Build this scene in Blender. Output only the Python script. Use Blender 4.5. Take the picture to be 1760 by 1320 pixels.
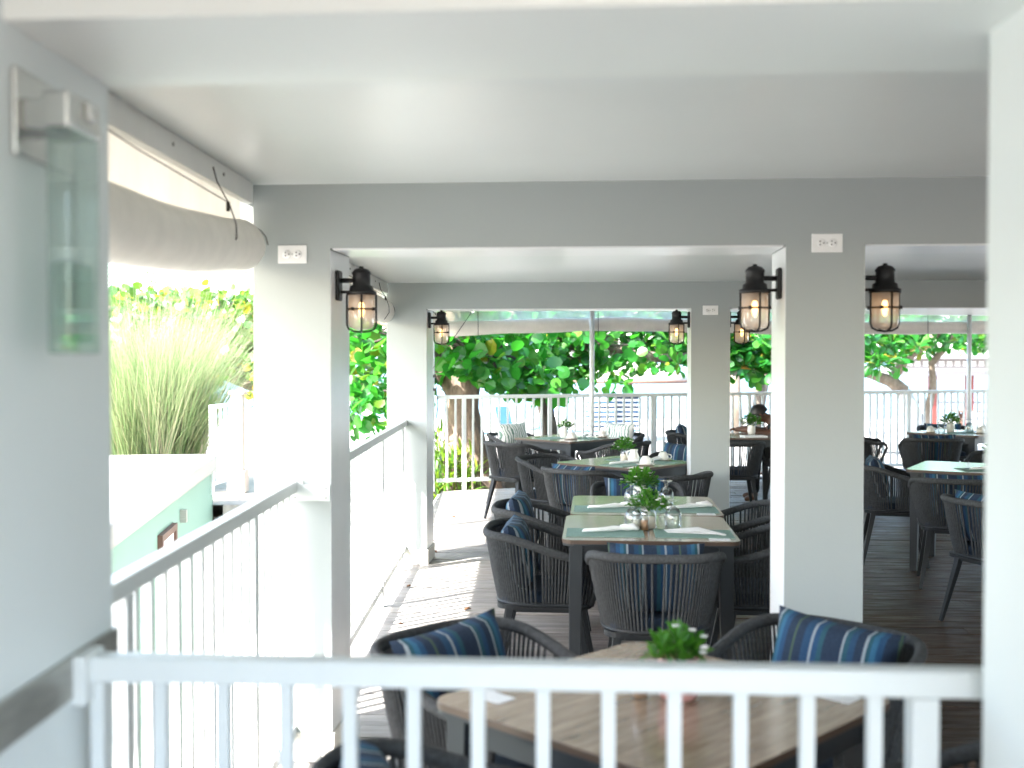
import bpy, bmesh, math, random
import numpy as np
from mathutils import Vector, Matrix, Euler

R = math.radians
random.seed(7)
rng = np.random.default_rng(11)
S = bpy.context.scene
for o in list(bpy.data.objects):
    bpy.data.objects.remove(o)
COL = S.collection

# ------------------------------------------------------------------ camera
EYE = 1.58
cam_d = bpy.data.cameras.new("camera")
cam = bpy.data.objects.new("camera", cam_d)
COL.objects.link(cam)
cam.location = (0, 0, EYE)
cam.rotation_euler = (R(90 - 1.43), 0, 0)
cam_d.sensor_width = 36
cam_d.lens = 1925 / 1760 * 36
cam_d.clip_start = 0.05
cam_d.clip_end = 4000
cam_d.dof.use_dof = True
cam_d.dof.focus_distance = 7.5
cam_d.dof.aperture_fstop = 2.5
S.camera = cam

# ------------------------------------------------------------------ sky, sun, exposure
LIGHT = Vector((0.80, 0.66, -1.0)).normalized()
w = bpy.data.worlds.new("World")
S.world = w
w.use_nodes = True
nt = w.node_tree
nt.nodes.clear()
sky = nt.nodes.new("ShaderNodeTexSky")
sky.sky_type = 'NISHITA'
sky.sun_disc = False
sky.sun_elevation = R(44)
sky.sun_rotation = math.atan2(-0.80, -0.66)
sky.air_density = 1.0
sky.dust_density = 2.2
sky.ozone_density = 1.0
bg = nt.nodes.new("ShaderNodeBackground")
bg.inputs[1].default_value = 0.15
wo = nt.nodes.new("ShaderNodeOutputWorld")
nt.links.new(sky.outputs[0], bg.inputs[0])
nt.links.new(bg.outputs[0], wo.inputs[0])
sd = bpy.data.lights.new("sun", 'SUN')
sd.energy = 2.9
sd.angle = R(0.53)
sd.color = (1.0, 0.97, 0.92)
sun = bpy.data.objects.new("sun", sd)
COL.objects.link(sun)
sun.rotation_euler = LIGHT.to_track_quat('-Z', 'Y').to_euler()
S.view_settings.view_transform = 'Standard'
S.view_settings.look = 'None'
S.view_settings.exposure = 3.65
S.view_settings.gamma = 1
S.render.engine = 'CYCLES'
S.cycles.max_bounces = 9
S.cycles.diffuse_bounces = 5
S.cycles.transparent_max_bounces = 24
S.cycles.sample_clamp_indirect = 8

# ------------------------------------------------------------------ materials
MATS = {}
def nodes(name):
    m = bpy.data.materials.new(name)
    m.use_nodes = True
    t = m.node_tree
    b = t.nodes["Principled BSDF"]
    MATS[name] = m
    return m, t, b
def N(t, kind, **kw):
    n = t.nodes.new(kind)
    for k, v in kw.items():
        setattr(n, k, v)
    return n
def ramp(t, src, stops, interp='LINEAR'):
    r = N(t, "ShaderNodeValToRGB")
    r.color_ramp.interpolation = interp
    els = r.color_ramp.elements
    while len(els) < len(stops):
        els.new(0.5)
    for e, (p, c) in zip(els, stops):
        e.position = p
        e.color = (*c, 1)
    t.links.new(src, r.inputs[0])
    return r.outputs[0]
def noise(t, scale=5, detail=4, stretch=(1, 1, 1), coord="Object", rot=(0, 0, 0), rough=0.55):
    tc = N(t, "ShaderNodeTexCoord")
    mp = N(t, "ShaderNodeMapping")
    mp.inputs["Scale"].default_value = stretch
    mp.inputs["Rotation"].default_value = rot
    n = N(t, "ShaderNodeTexNoise")
    n.inputs["Scale"].default_value = scale
    n.inputs["Detail"].default_value = detail
    n.inputs["Roughness"].default_value = rough
    t.links.new(tc.outputs[coord], mp.inputs[0])
    t.links.new(mp.outputs[0], n.inputs[0])
    return n.outputs[0]
def bump(t, b, src, strength=0.2, dist=0.01):
    bp = N(t, "ShaderNodeBump")
    bp.inputs["Strength"].default_value = strength
    bp.inputs["Distance"].default_value = dist
    t.links.new(src, bp.inputs["Height"])
    t.links.new(bp.outputs[0], b.inputs["Normal"])
def mix(t, fac, a, b_, mode='MIX'):
    m = N(t, "ShaderNodeMix", data_type='RGBA', blend_type=mode)
    if isinstance(fac, (int, float)): m.inputs[0].default_value = fac
    else: t.links.new(fac, m.inputs[0])
    for i, v in ((6, a), (7, b_)):
        if isinstance(v, tuple): m.inputs[i].default_value = (*v, 1)
        else: t.links.new(v, m.inputs[i])
    return m.outputs[2]
def plain(name, col, rough=0.5, metal=0.0, var=0.08, scale=6, bmp=0.0, bscale=60, spec=0.5, stretch=(1, 1, 1)):
    m, t, b = nodes(name)
    lo = tuple(c * (1 - var) for c in col)
    hi = tuple(min(1, c * (1 + var)) for c in col)
    t.links.new(ramp(t, noise(t, scale, 5, stretch), [(0.3, lo), (0.7, hi)]), b.inputs["Base Color"])
    b.inputs["Roughness"].default_value = rough
    b.inputs["Metallic"].default_value = metal
    b.inputs["Specular IOR Level"].default_value = spec
    if bmp:
        bump(t, b, noise(t, bscale, 3, stretch), bmp, 0.004)
    return m

def scuffed(name, col, dirt, rough=0.45):
    m, t, b = nodes(name)
    base = ramp(t, noise(t, 2.0, 4), [(0.3, tuple(c * 0.97 for c in col)), (0.7, col)])
    sp = ramp(t, noise(t, 9, 6, (1, 1, .5), rough=.7), [(0.66, (0, 0, 0)), (0.78, (1, 1, 1))])
    f = N(t, "ShaderNodeMath", operation='MULTIPLY')
    t.links.new(sp, f.inputs[0]); f.inputs[1].default_value = 0.32
    t.links.new(mix(t, f.outputs[0], base, dirt), b.inputs["Base Color"])
    b.inputs["Roughness"].default_value = rough
    bump(t, b, noise(t, 45, 4), 0.12, 0.004)
    return m
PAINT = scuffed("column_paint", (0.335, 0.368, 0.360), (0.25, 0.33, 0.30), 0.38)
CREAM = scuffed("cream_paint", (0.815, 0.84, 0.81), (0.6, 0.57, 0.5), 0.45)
CEIL = scuffed("ceiling_paint", (0.75, 0.785, 0.775), (0.6, 0.57, 0.52), 0.33)
REVEAL = plain("reveal_bounce_white", (0.76, 0.775, 0.78), 0.28, var=0.03)  # lighter than the column paint: bounced light put into the colour
TRIM = plain("trim_paint", (0.74, 0.75, 0.73), 0.4, var=0.03)
PLINTH = scuffed("plinth_paint", (0.62, 0.60, 0.55), (0.25, 0.2, 0.15), 0.6)
NEARW = scuffed("near_wall_paint", (0.64, 0.695, 0.70), (0.5, 0.5, 0.47), 0.45)
WMETAL = scuffed("white_metal", (0.62, 0.655, 0.65), (0.5, 0.45, 0.38), 0.32)
STEEL = plain("brushed_steel", (0.36, 0.36, 0.33), 0.38, 0.9, var=0.12, scale=14, stretch=(1, 1, 8))
CHROME = plain("satin_nickel", (0.55, 0.55, 0.53), 0.25, 1.0)
BLACK = plain("black_iron", (0.006, 0.0065, 0.0075), 0.5, 0.2, var=0.2, bmp=0.1)
CANVAS = plain("awning_canvas", (0.76, 0.73, 0.67), 0.8, var=0.06, scale=9, bmp=0.25, bscale=30)
CORD = plain("dark_cord", (0.03, 0.025, 0.02), 0.8)
ROPE = plain("grey_rope", (0.050, 0.052, 0.053), 0.8, var=0.3, scale=80, bmp=0.5, bscale=260, spec=0.2)
CFRAME = plain("charcoal_frame", (0.014, 0.016, 0.018), 0.5, 0.0, var=0.1, spec=0.3)
TFRAME = plain("table_frame", (0.026, 0.030, 0.033), 0.45, 0.0, var=0.08, spec=0.35)
SEATC = plain("seat_fabric", (0.006, 0.018, 0.038), 0.85, var=0.2, scale=50, bmp=0.2, bscale=300)
MATG = plain("sage_placemat", (0.20, 0.315, 0.265), 0.75, var=0.14, scale=120, bmp=0.3, bscale=400)
LINEN = plain("white_linen", (0.80, 0.80, 0.78), 0.85, var=0.05, scale=30, bmp=0.3, bscale=120)
CHINA = plain("white_china", (0.80, 0.78, 0.72), 0.18, var=0.03)
PINK = plain("pink_pot", (0.58, 0.30, 0.27), 0.45, var=0.1)
SALT = plain("shaker_salt", (0.72, 0.62, 0.5), 0.7)
PEPPER = plain("shaker_pepper", (0.36, 0.20, 0.10), 0.7)
TIN = plain("shaker_lid", (0.6, 0.6, 0.58), 0.25, 1.0)
CARD = plain("white_card", (0.74, 0.75, 0.75), 0.5, var=0.1, scale=90)
OUTLET = plain("outlet_plastic", (0.82, 0.82, 0.80), 0.3, var=0.02)
DARK = plain("dark_slot", (0.04, 0.03, 0.025), 0.6)
MINT = scuffed("mint_wall", (0.18, 0.285, 0.235), (0.36, 0.42, 0.36), 0.8)
SLAB = scuffed("roof_slab", (0.33, 0.32, 0.295), (0.45, 0.42, 0.36), 0.8)
BROWN = plain("brown_frame", (0.10, 0.05, 0.035), 0.6, var=0.25, bmp=0.2)
PAVE = plain("paving", (0.15, 0.125, 0.105), 0.85, var=0.25, scale=12, bmp=0.4)
ROSEP = plain("pink_render", (0.55, 0.42, 0.37), 0.8, var=0.1, bmp=0.2)
REDP = plain("red_post", (0.11, 0.014, 0.009), 0.55, var=0.15)
LILAC = plain("lilac_fascia", (0.24, 0.225, 0.24), 0.6, var=0.05)
PWHITE = plain("white_plastic", (0.6, 0.61, 0.61), 0.4)
LBLUE = plain("lounger_blue", (0.006, 0.05, 0.12), 0.7, var=0.1)
NAVY = plain("lounger_navy", (0.003, 0.018, 0.045), 0.7, var=0.1)
WOODP = plain("pole_wood", (0.075, 0.036, 0.022), 0.7, var=0.25, bmp=0.3, stretch=(6, 6, 1))
THATCH = plain("umbrella_canvas", (0.30, 0.27, 0.22), 0.8, var=0.15)
SKIN = plain("skin", (0.115, 0.052, 0.03), 0.5, var=0.05)
SHIRT = plain("black_shirt", (0.012, 0.014, 0.018), 0.85, var=0.2)
HAIR = plain("black_hair", (0.008, 0.007, 0.006), 0.5)
PAPER = plain("paper", (0.8, 0.8, 0.8), 0.6)
SPEAKER = plain("speaker_lilac", (0.16, 0.13, 0.2), 0.5)
WPAINT = scuffed("whitewash_bark", (0.34, 0.335, 0.33), (0.3, 0.26, 0.2), 0.85)

def glass(name, tint, gloss=0.12, opac=0.0, opcol=(0.8, 0.8, 0.8)):
    m = bpy.data.materials.new(name); m.use_nodes = True
    t = m.node_tree; t.nodes.clear()
    out = N(t, "ShaderNodeOutputMaterial")
    tr = N(t, "ShaderNodeBsdfTransparent"); tr.inputs[0].default_value = (*tint, 1)
    gl = N(t, "ShaderNodeBsdfGlossy"); gl.inputs["Roughness"].default_value = 0.03
    lw = N(t, "ShaderNodeLayerWeight"); lw.inputs[0].default_value = 0.25
    mp = N(t, "ShaderNodeMath", operation='MULTIPLY_ADD')
    t.links.new(lw.outputs["Fresnel"], mp.inputs[0]); mp.inputs[1].default_value = 0.55; mp.inputs[2].default_value = gloss * 0.3
    mp.use_clamp = True
    mx = N(t, "ShaderNodeMixShader")
    t.links.new(mp.outputs[0], mx.inputs[0]); t.links.new(tr.outputs[0], mx.inputs[1]); t.links.new(gl.outputs[0], mx.inputs[2])
    last = mx.outputs[0]
    if opac:
        df = N(t, "ShaderNodeBsdfDiffuse"); df.inputs[0].default_value = (*opcol, 1)
        tl = N(t, "ShaderNodeBsdfTranslucent"); tl.inputs[0].default_value = (*opcol, 1)
        ad = N(t, "ShaderNodeMixShader"); ad.inputs[0].default_value = 0.5
        t.links.new(df.outputs[0], ad.inputs[1]); t.links.new(tl.outputs[0], ad.inputs[2])
        m2 = N(t, "ShaderNodeMixShader")
        f = ramp(t, noise(t, 5, 4), [(0.35, (opac * .75,) * 3), (0.7, (min(1, opac * 1.25),) * 3)])
        t.links.new(f, m2.inputs[0])
        t.links.new(last, m2.inputs[1]); t.links.new(ad.outputs[0], m2.inputs[2])
        last = m2.outputs[0]
    t.links.new(last, out.inputs[0])
    return m
GLASS = glass("clear_glass", (0.95, 0.97, 0.97), 0.2)
LGLASS = glass("lantern_glass", (0.92, 0.9, 0.87), 0.15, 0.42, (0.80, 0.77, 0.73))
GGLASS = glass("greenish_glass", (0.84, 0.915, 0.885), 0.15, 0.12, (0.62, 0.70, 0.67))
VINYL = glass("clear_vinyl", (0.88, 0.92, 0.89), 0.1, 0.52, (0.78, 0.80, 0.77))

def translucent_canvas():
    m, t, b = nodes("thin_canvas")
    out = t.nodes["Material Output"]
    tl = N(t, "ShaderNodeBsdfTranslucent")
    c = ramp(t, noise(t, 4, 5, (1, 1, .3)), [(0.3, (0.62, 0.58, 0.5)), (0.7, (0.74, 0.71, 0.64))])
    t.links.new(c, b.inputs["Base Color"]); t.links.new(c, tl.inputs[0])
    b.inputs["Roughness"].default_value = 0.9
    mx = N(t, "ShaderNodeMixShader"); mx.inputs[0].default_value = 0.55
    t.links.new(b.outputs[0], mx.inputs[1]); t.links.new(tl.outputs[0], mx.inputs[2])
    t.links.new(mx.outputs[0], out.inputs[0])
    return m
TCANVAS = translucent_canvas()

def bulb_mat():
    m = bpy.data.materials.new("bulb_glow"); m.use_nodes = True
    t = m.node_tree; t.nodes.clear()
    out = N(t, "ShaderNodeOutputMaterial"); e = N(t, "ShaderNodeEmission")
    e.inputs[0].default_value = (1.0, 0.52, 0.18, 1); e.inputs[1].default_value = 0.75
    t.links.new(e.outputs[0], out.inputs[0])
    return m
BULB = bulb_mat()

def deck_mat():
    m, t, b = nodes("deck_boards")
    oi = N(t, "ShaderNodeObjectInfo")
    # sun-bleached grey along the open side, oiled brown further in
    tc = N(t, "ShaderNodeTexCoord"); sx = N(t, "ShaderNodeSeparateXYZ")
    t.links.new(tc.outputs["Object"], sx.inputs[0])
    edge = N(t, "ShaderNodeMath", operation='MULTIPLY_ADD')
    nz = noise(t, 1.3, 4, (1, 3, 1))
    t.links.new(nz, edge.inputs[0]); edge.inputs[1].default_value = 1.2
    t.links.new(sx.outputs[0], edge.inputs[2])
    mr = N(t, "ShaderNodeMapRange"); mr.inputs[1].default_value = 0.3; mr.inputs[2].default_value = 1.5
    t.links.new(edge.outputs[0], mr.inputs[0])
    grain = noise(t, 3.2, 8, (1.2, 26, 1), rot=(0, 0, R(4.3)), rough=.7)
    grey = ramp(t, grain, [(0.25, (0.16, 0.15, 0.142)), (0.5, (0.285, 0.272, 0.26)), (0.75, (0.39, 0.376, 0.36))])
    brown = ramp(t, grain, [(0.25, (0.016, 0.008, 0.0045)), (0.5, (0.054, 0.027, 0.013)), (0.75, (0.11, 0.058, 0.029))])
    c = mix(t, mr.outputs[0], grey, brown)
    v = ramp(t, oi.outputs["Random"], [(0, (0.72, 0.72, 0.72)), (1, (1.15, 1.13, 1.1))])
    t.links.new(mix(t, 1.0, c, v, 'MULTIPLY'), b.inputs["Base Color"])
    rr = ramp(t, noise(t, 4, 5, (1, 5, 1)), [(0.3, (0.38, 0.38, 0.38)), (0.7, (0.7, 0.7, 0.7))])
    t.links.new(rr, b.inputs["Roughness"])
    b.inputs['Specular IOR Level'].default_value = 0.35
    bump(t, b, grain, 0.35, 0.006)
    return m
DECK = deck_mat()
DECKSUB = plain("deck_substructure", (0.04, 0.033, 0.028), 0.9)

def tabletop_mat():
    m, t, b = nodes("oak_tabletop")
    g = noise(t, 3.0, 7, (2.0, 16, 2), rough=.62)
    g2 = noise(t, 26, 4, (1, 12, 1))
    c = ramp(t, g, [(0.28, (0.16, 0.105, 0.065)), (0.5, (0.29, 0.205, 0.14)), (0.72, (0.40, 0.30, 0.215))])
    d = ramp(t, g2, [(0.3, (0.85, 0.84, 0.83)), (0.7, (1.05, 1.05, 1.05))])
    t.links.new(mix(t, 1.0, c, d, 'MULTIPLY'), b.inputs["Base Color"])
    b.inputs["Roughness"].default_value = 0.24
    b.inputs["Coat Weight"].default_value = 0.6
    b.inputs["Coat Roughness"].default_value = 0.12
    b.inputs["Specular IOR Level"].default_value = 0.6
    return m
TOP = tabletop_mat()
TEDGE = plain('table_edge_band', (0.075, 0.045, 0.028), 0.45, var=0.15)
DRYLEAF = plain('dry_leaf', (0.13, 0.06, 0.025), 0.8, var=0.3, scale=30)

def stripe_mat():
    m, t, b = nodes("striped_fabric")
    tc = N(t, "ShaderNodeTexCoord"); sx = N(t, "ShaderNodeSeparateXYZ")
    t.links.new(tc.outputs["Object"], sx.inputs[0])
    a = N(t, "ShaderNodeMath", operation='MULTIPLY_ADD'); a.inputs[1].default_value = 3.3; a.inputs[2].default_value = 10.13
    t.links.new(sx.outputs[0], a.inputs[0])
    f = N(t, "ShaderNodeMath", operation='FRACT'); t.links.new(a.outputs[0], f.inputs[0])
    navy = (0.006, 0.017, 0.045); blue = (0.007, 0.055, 0.14); teal = (0.010, 0.075, 0.10); sky_ = (0.022, 0.13, 0.23); white = (0.34, 0.38, 0.40); ol = (0.06, 0.10, 0.045); dk = (0.008, 0.05, 0.12)
    st = [(0, navy), (.14, teal), (.19, blue), (.25, white), (.275, dk), (.36, navy), (.45, ol), (.475, navy), (.56, blue), (.62, sky_), (.67, teal), (.71, white), (.735, navy), (.82, dk), (.88, teal), (.93, white), (.95, navy)]
    c = ramp(t, f.outputs[0], st, 'CONSTANT')
    t.links.new(mix(t, 0.35, c, ramp(t, noise(t, 150, 2), [(.3, (.004, .01, .02)), (.7, (.02, .045, .07))])), b.inputs["Base Color"])
    b.inputs["Roughness"].default_value = 0.9
    bump(t, b, noise(t, 320, 2), 0.3, 0.002)
    return m
STRIPE = stripe_mat()
def leafprint_mat():
    m, t, b = nodes("leaf_print_fabric")
    tc = N(t, "ShaderNodeTexCoord")
    wv = N(t, "ShaderNodeTexWave"); wv.inputs["Scale"].default_value = 9; wv.inputs["Distortion"].default_value = 9; wv.inputs["Detail"].default_value = 3
    t.links.new(tc.outputs["Object"], wv.inputs[0])
    c = ramp(t, wv.outputs[1], [(0.0, (0.12, 0.22, 0.17)), (0.28, (0.34, 0.42, 0.36)), (0.36, (0.76, 0.77, 0.74)), (1, (0.8, 0.8, 0.78))])
    t.links.new(c, b.inputs["Base Color"]); b.inputs["Roughness"].default_value = 0.9
    return m
LEAFP = leafprint_mat()

def leaf_mat(name, stops, trans=(0.12, 0.30, 0.02), tw=0.42, rough=0.38):
    m, t, b = nodes(name)
    out = t.nodes["Material Output"]
    ge = N(t, "ShaderNodeNewGeometry")
    oi = N(t, "ShaderNodeObjectInfo")
    ad = N(t, "ShaderNodeMath", operation='ADD'); t.links.new(ge.outputs["Random Per Island"], ad.inputs[0]); t.links.new(oi.outputs["Random"], ad.inputs[1])
    fr = N(t, "ShaderNodeMath", operation='FRACT'); t.links.new(ad.outputs[0], fr.inputs[0])
    c = ramp(t, fr.outputs[0], stops)
    t.links.new(c, b.inputs["Base Color"])
    b.inputs["Roughness"].default_value = rough
    tl = N(t, "ShaderNodeBsdfTranslucent")
    t.links.new(mix(t, 0.6, c, trans), tl.inputs[0])
    mx = N(t, "ShaderNodeMixShader"); mx.inputs[0].default_value = tw
    t.links.new(b.outputs[0], mx.inputs[1]); t.links.new(tl.outputs[0], mx.inputs[2])
    t.links.new(mx.outputs[0], out.inputs[0])
    return m
GRAPE = leaf_mat("sea_grape_leaf", [(0, (0.012, 0.09, 0.018)), (.45, (0.03, 0.175, 0.025)), (.8, (0.07, 0.23, 0.03)), (.96, (0.10, 0.20, 0.02)), (1, (0.26, 0.19, 0.02))], (0.05, 0.38, 0.015), .5, .28)
HEDGE = leaf_mat("hedge_leaf", [(0, (0.02, 0.08, 0.012)), (.5, (0.06, 0.15, 0.018)), (.88, (0.11, 0.21, 0.03)), (.93, (0.42, 0.30, 0.02)), (1, (0.48, 0.34, 0.02))], (0.20, 0.34, 0.03))
ALMOND = leaf_mat("almond_leaf", [(0, (0.008, 0.07, 0.014)), (.5, (0.018, 0.14, 0.018)), (.9, (0.06, 0.20, 0.025)), (.97, (0.2, 0.12, 0.02)), (1, (0.3, 0.12, 0.02))], (0.05, 0.33, 0.015), .4, .3)
BROM = leaf_mat("bromeliad_leaf", [(0, (0.04, 0.14, 0.02)), (.6, (0.12, 0.24, 0.02)), (1, (0.22, 0.26, 0.02))], (0.18, 0.34, 0.02))
HERB = leaf_mat("herb_leaf", [(0, (0.025, 0.12, 0.015)), (.6, (0.05, 0.20, 0.018)), (1, (0.10, 0.26, 0.03))], (0.12, 0.38, 0.02), .4)
GRASSM = leaf_mat("tall_grass_blade", [(0, (0.075, 0.15, 0.045)), (.4, (0.17, 0.26, 0.10)), (.7, (0.31, 0.33, 0.19)), (1, (0.42, 0.35, 0.23))], (0.27, 0.36, 0.15), .4, .5)
PALM = leaf_mat("palm_leaf", [(0, (0.03, 0.08, 0.02)), (1, (0.09, 0.14, 0.03))], (0.12, 0.22, 0.02))
PETAL = plain("white_petal", (0.78, 0.78, 0.74), 0.7)
def bark(name, a, b_, sc=7):
    m, t, b = nodes(name)
    n = noise(t, sc, 8, (1, 1, .35), rough=.7)
    t.links.new(ramp(t, n, [(.3, a), (.55, tuple((x + y) / 2 for x, y in zip(a, b_))), (.72, b_)]), b.inputs["Base Color"])
    b.inputs["Roughness"].default_value = 0.9
    bump(t, b, n, 0.9, 0.04)
    return m
BARK = bark("grape_bark", (0.05, 0.032, 0.022), (0.30, 0.22, 0.165))
BARK2 = bark("dark_bark", (0.018, 0.016, 0.013), (0.11, 0.09, 0.07), 10)
BARK3 = bark("pale_bark", (0.06, 0.04, 0.025), (0.24, 0.20, 0.16), 9)

def sand_mat():
    m, t, b = nodes("beach_sand")
    c = ramp(t, noise(t, 0.8, 8, rough=.65), [(.3, (0.24, 0.22, 0.19)), (.55, (0.33, 0.31, 0.27)), (.75, (0.42, 0.395, 0.35))])
    sp = ramp(t, noise(t, 3.5, 6, rough=.75), [(.60, (1, 1, 1)), (.72, (0.42, 0.38, 0.32))])
    t.links.new(mix(t, 1.0, c, sp, 'MULTIPLY'), b.inputs["Base Color"])
    b.inputs["Roughness"].default_value = 0.95
    bump(t, b, noise(t, 2.5, 7, rough=.7), 0.8, 0.12)
    return m
SAND = sand_mat()
def sea_mat():
    m, t, b = nodes("sea_water")
    c = ramp(t, noise(t, 0.02, 3, (1, 4, 1)), [(.35, (0.040, 0.085, 0.100)), (.65, (0.062, 0.112, 0.122))])
    t.links.new(c, b.inputs["Base Color"])
    b.inputs["Roughness"].default_value = 0.35
    b.inputs["Specular IOR Level"].default_value = 0.12
    bump(t, b, noise(t, 0.9, 6, (1, 3, 1)), 0.5, 0.15)
    return m
SEA = sea_mat()

# ------------------------------------------------------------------ mesh helpers
I4 = Matrix.Identity(4)
GRID = Matrix.Rotation(R(-4.3), 4, 'Z')      # frame of the column rows (x across, y in depth)
SIDE = Matrix.Rotation(R(-0.744), 4, 'Z')    # frame of the open left edge
class MB:
    def __init__(s, m=I4):
        s.v = []; s.f = []; s.sm = []; s.mi = []; s.m = m
    def add(s, vs, fs, smooth=False, mi=0, m=None):
        k = len(s.v); mm = s.m if m is None else s.m @ m
        for p in vs: s.v.append(mm @ Vector(p))
        for f in fs:
            s.f.append([i + k for i in f]); s.sm.append(smooth); s.mi.append(mi)
        return s
    def box(s, a, b, mi=0, m=None):
        x0, y0, z0 = a; x1, y1, z1 = b
        return s.add([(x0, y0, z0), (x1, y0, z0), (x1, y1, z0), (x0, y1, z0), (x0, y0, z1), (x1, y0, z1), (x1, y1, z1), (x0, y1, z1)],
                     [(0, 3, 2, 1), (4, 5, 6, 7), (0, 1, 5, 4), (1, 2, 6, 5), (2, 3, 7, 6), (3, 0, 4, 7)], False, mi, m)
    def cbox(s, c, d, mi=0, m=None):
        return s.box([c[i] - d[i] / 2 for i in range(3)], [c[i] + d[i] / 2 for i in range(3)], mi, m)
    def tube(s, path, rad, n=8, smooth=True, mi=0, cap=True, sq=None, m=None):
        P = [Vector(p) for p in path]
        if not hasattr(rad, '__len__'): rad = [rad] * len(P)
        T = []
        for i in range(len(P)):
            d = P[min(i + 1, len(P) - 1)] - P[max(i - 1, 0)]
            T.append(d.normalized() if d.length > 1e-9 else Vector((0, 0, 1)))
        up = Vector((0, 0, 1)) if abs(T[0].z) < 0.9 else Vector((1, 0, 0))
        x = T[0].cross(up).normalized()
        vs = []
        for i, p in enumerate(P):
            x = (x - T[i] * x.dot(T[i])).normalized(); y = T[i].cross(x)
            for k in range(n):
                a = 2 * math.pi * (k + (0.5 if n == 4 else 0)) / n
                r1 = rad[i]; r2 = rad[i] * (sq or 1)
                vs.append(p + x * math.cos(a) * r1 + y * math.sin(a) * r2)
        fs = []
        for i in range(len(P) - 1):
            for k in range(n):
                a = i * n + k; b = i * n + (k + 1) % n
                fs.append((a, b, b + n, a + n))
        if cap:
            fs.append(tuple(range(n - 1, -1, -1))); fs.append(tuple(range(len(vs) - n, len(vs))))
        return s.add(vs, fs, smooth and n > 4, mi, m)
    def lathe(s, prof, n=16, c=(0, 0, 0), mi=0, smooth=True, m=None):
        vs = []; fs = []
        for r, z in prof:
            for k in range(n):
                a = 2 * math.pi * k / n
                vs.append((c[0] + r * math.cos(a), c[1] + r * math.sin(a), c[2] + z))
        for i in range(len(prof) - 1):
            for k in range(n):
                a = i * n + k; b = i * n + (k + 1) % n
                fs.append((a, b, b + n, a + n))
        if prof[0][0] > 1e-4: fs.append(tuple(range(n - 1, -1, -1)))
        if prof[-1][0] > 1e-4: fs.append(tuple(range(len(vs) - n, len(vs))))
        return s.add(vs, fs, smooth, mi, m)
    def prism(s, poly, z0, z1, mi=0, m=None, smooth=False):
        n = len(poly)
        vs = [(x, y, z0) for x, y in poly] + [(x, y, z1) for x, y in poly]
        fs = [tuple(range(n - 1, -1, -1)), tuple(range(n, 2 * n))] + [(i, (i + 1) % n, (i + 1) % n + n, i + n) for i in range(n)]
        return s.add(vs, fs, smooth, mi, m)
    def mesh(s, name):
        me = bpy.data.meshes.new(name)
        me.from_pydata([tuple(v) for v in s.v], [], s.f)
        me.polygons.foreach_set("use_smooth", s.sm)
        me.polygons.foreach_set("material_index", s.mi)
        me.update()
        return me
    def build(s, name, mat, parent=None, bevel=0, seg=2):
        return link(name, s.mesh(name), mat, parent, bevel, seg)
def link(name, me, mat, parent=None, bevel=0, seg=2):
    o = bpy.data.objects.new(name, me)
    for mm in (mat if isinstance(mat, (list, tuple)) else [mat]):
        if len(me.materials) < (len(mat) if isinstance(mat, (list, tuple)) else 1): me.materials.append(mm)
    COL.objects.link(o)
    if parent: o.parent = parent
    if bevel:
        bv = o.modifiers.new("bevel", 'BEVEL'); bv.width = bevel; bv.segments = seg; bv.limit_method = 'ANGLE'; bv.angle_limit = R(40)
    return o
def tag(o, label=None, cat=None, group=None, kind=None):
    if label: o["label"] = label
    if cat: o["category"] = cat
    if group: o["group"] = group
    if kind: o["kind"] = kind
    return o
def empty(name, loc=(0, 0, 0), rz=0, label=None, cat=None, group=None):
    o = bpy.data.objects.new(name, None)
    o.empty_display_size = 0.1
    o.location = loc; o.rotation_euler = (0, 0, rz)
    COL.objects.link(o)
    return tag(o, label, cat, group)
def copy_tree(o, parent=None):
    c = o.copy(); COL.objects.link(c); c.parent = parent
    for ch in list(o.children):
        copy_tree(ch, c)
    return c
def rrect(wx, wy, r, k=5):
    pts = []
    for cx, cy, a0 in ((wx - r, wy - r, 0), (-wx + r, wy - r, 90), (-wx + r, -wy + r, 180), (wx - r, -wy + r, 270)):
        for i in range(k + 1):
            a = R(a0 + 90 * i / k)
            pts.append((cx + r * math.cos(a), cy + r * math.sin(a)))
    return pts
def G(u, v, z=0): return GRID @ Vector((u, v, z))

# ------------------------------------------------------------------ ground, sea
def beach_h(x, y):
    return -0.35 - 0.0305 * (y - 14) if y > 14 else -0.35
gb = MB()
nx, ny = 60, 60
xs = [-90 + 260 * (i / nx) for i in range(nx + 1)]
ys = [13.35 + (j / ny) ** 2 * 110 for j in range(ny + 1)]
gv = []
for y in ys:
    for x in xs:
        n_ = 0.05 * math.sin(x * 0.7 + y * 0.3) * math.sin(y * 0.45 - x * 0.2)
        gv.append((x, y, max(beach_h(x, y), -4.0) + (n_ if y > 14 else 0)))
gf = [(j * (nx + 1) + i, j * (nx + 1) + i + 1, (j + 1) * (nx + 1) + i + 1, (j + 1) * (nx + 1) + i) for j in range(ny) for i in range(nx)]
gb.add(gv, gf, True)
gb.add([(-90, 13.35, -2.45), (170, 13.35, -2.45), (170, 13.35, -0.352), (-90, 13.35, -0.352)], [(0, 1, 2, 3)])
tag(gb.build("sandy_ground", SAND), kind="structure")
ab = MB().add([(-60, -60, -2.4), (60, -60, -2.4), (60, 13.36, -2.4), (-60, 13.36, -2.4)], [(0, 1, 2, 3)])
tag(ab.build("service_alley_ground", PAVE), kind="structure")
sb = MB().add([(-3000, 50, -1.7), (3000, 50, -1.7), (3000, 3500, -1.7), (-3000, 3500, -1.7)], [(0, 1, 2, 3)])
tag(sb.build("sea", SEA), kind="structure")

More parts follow.
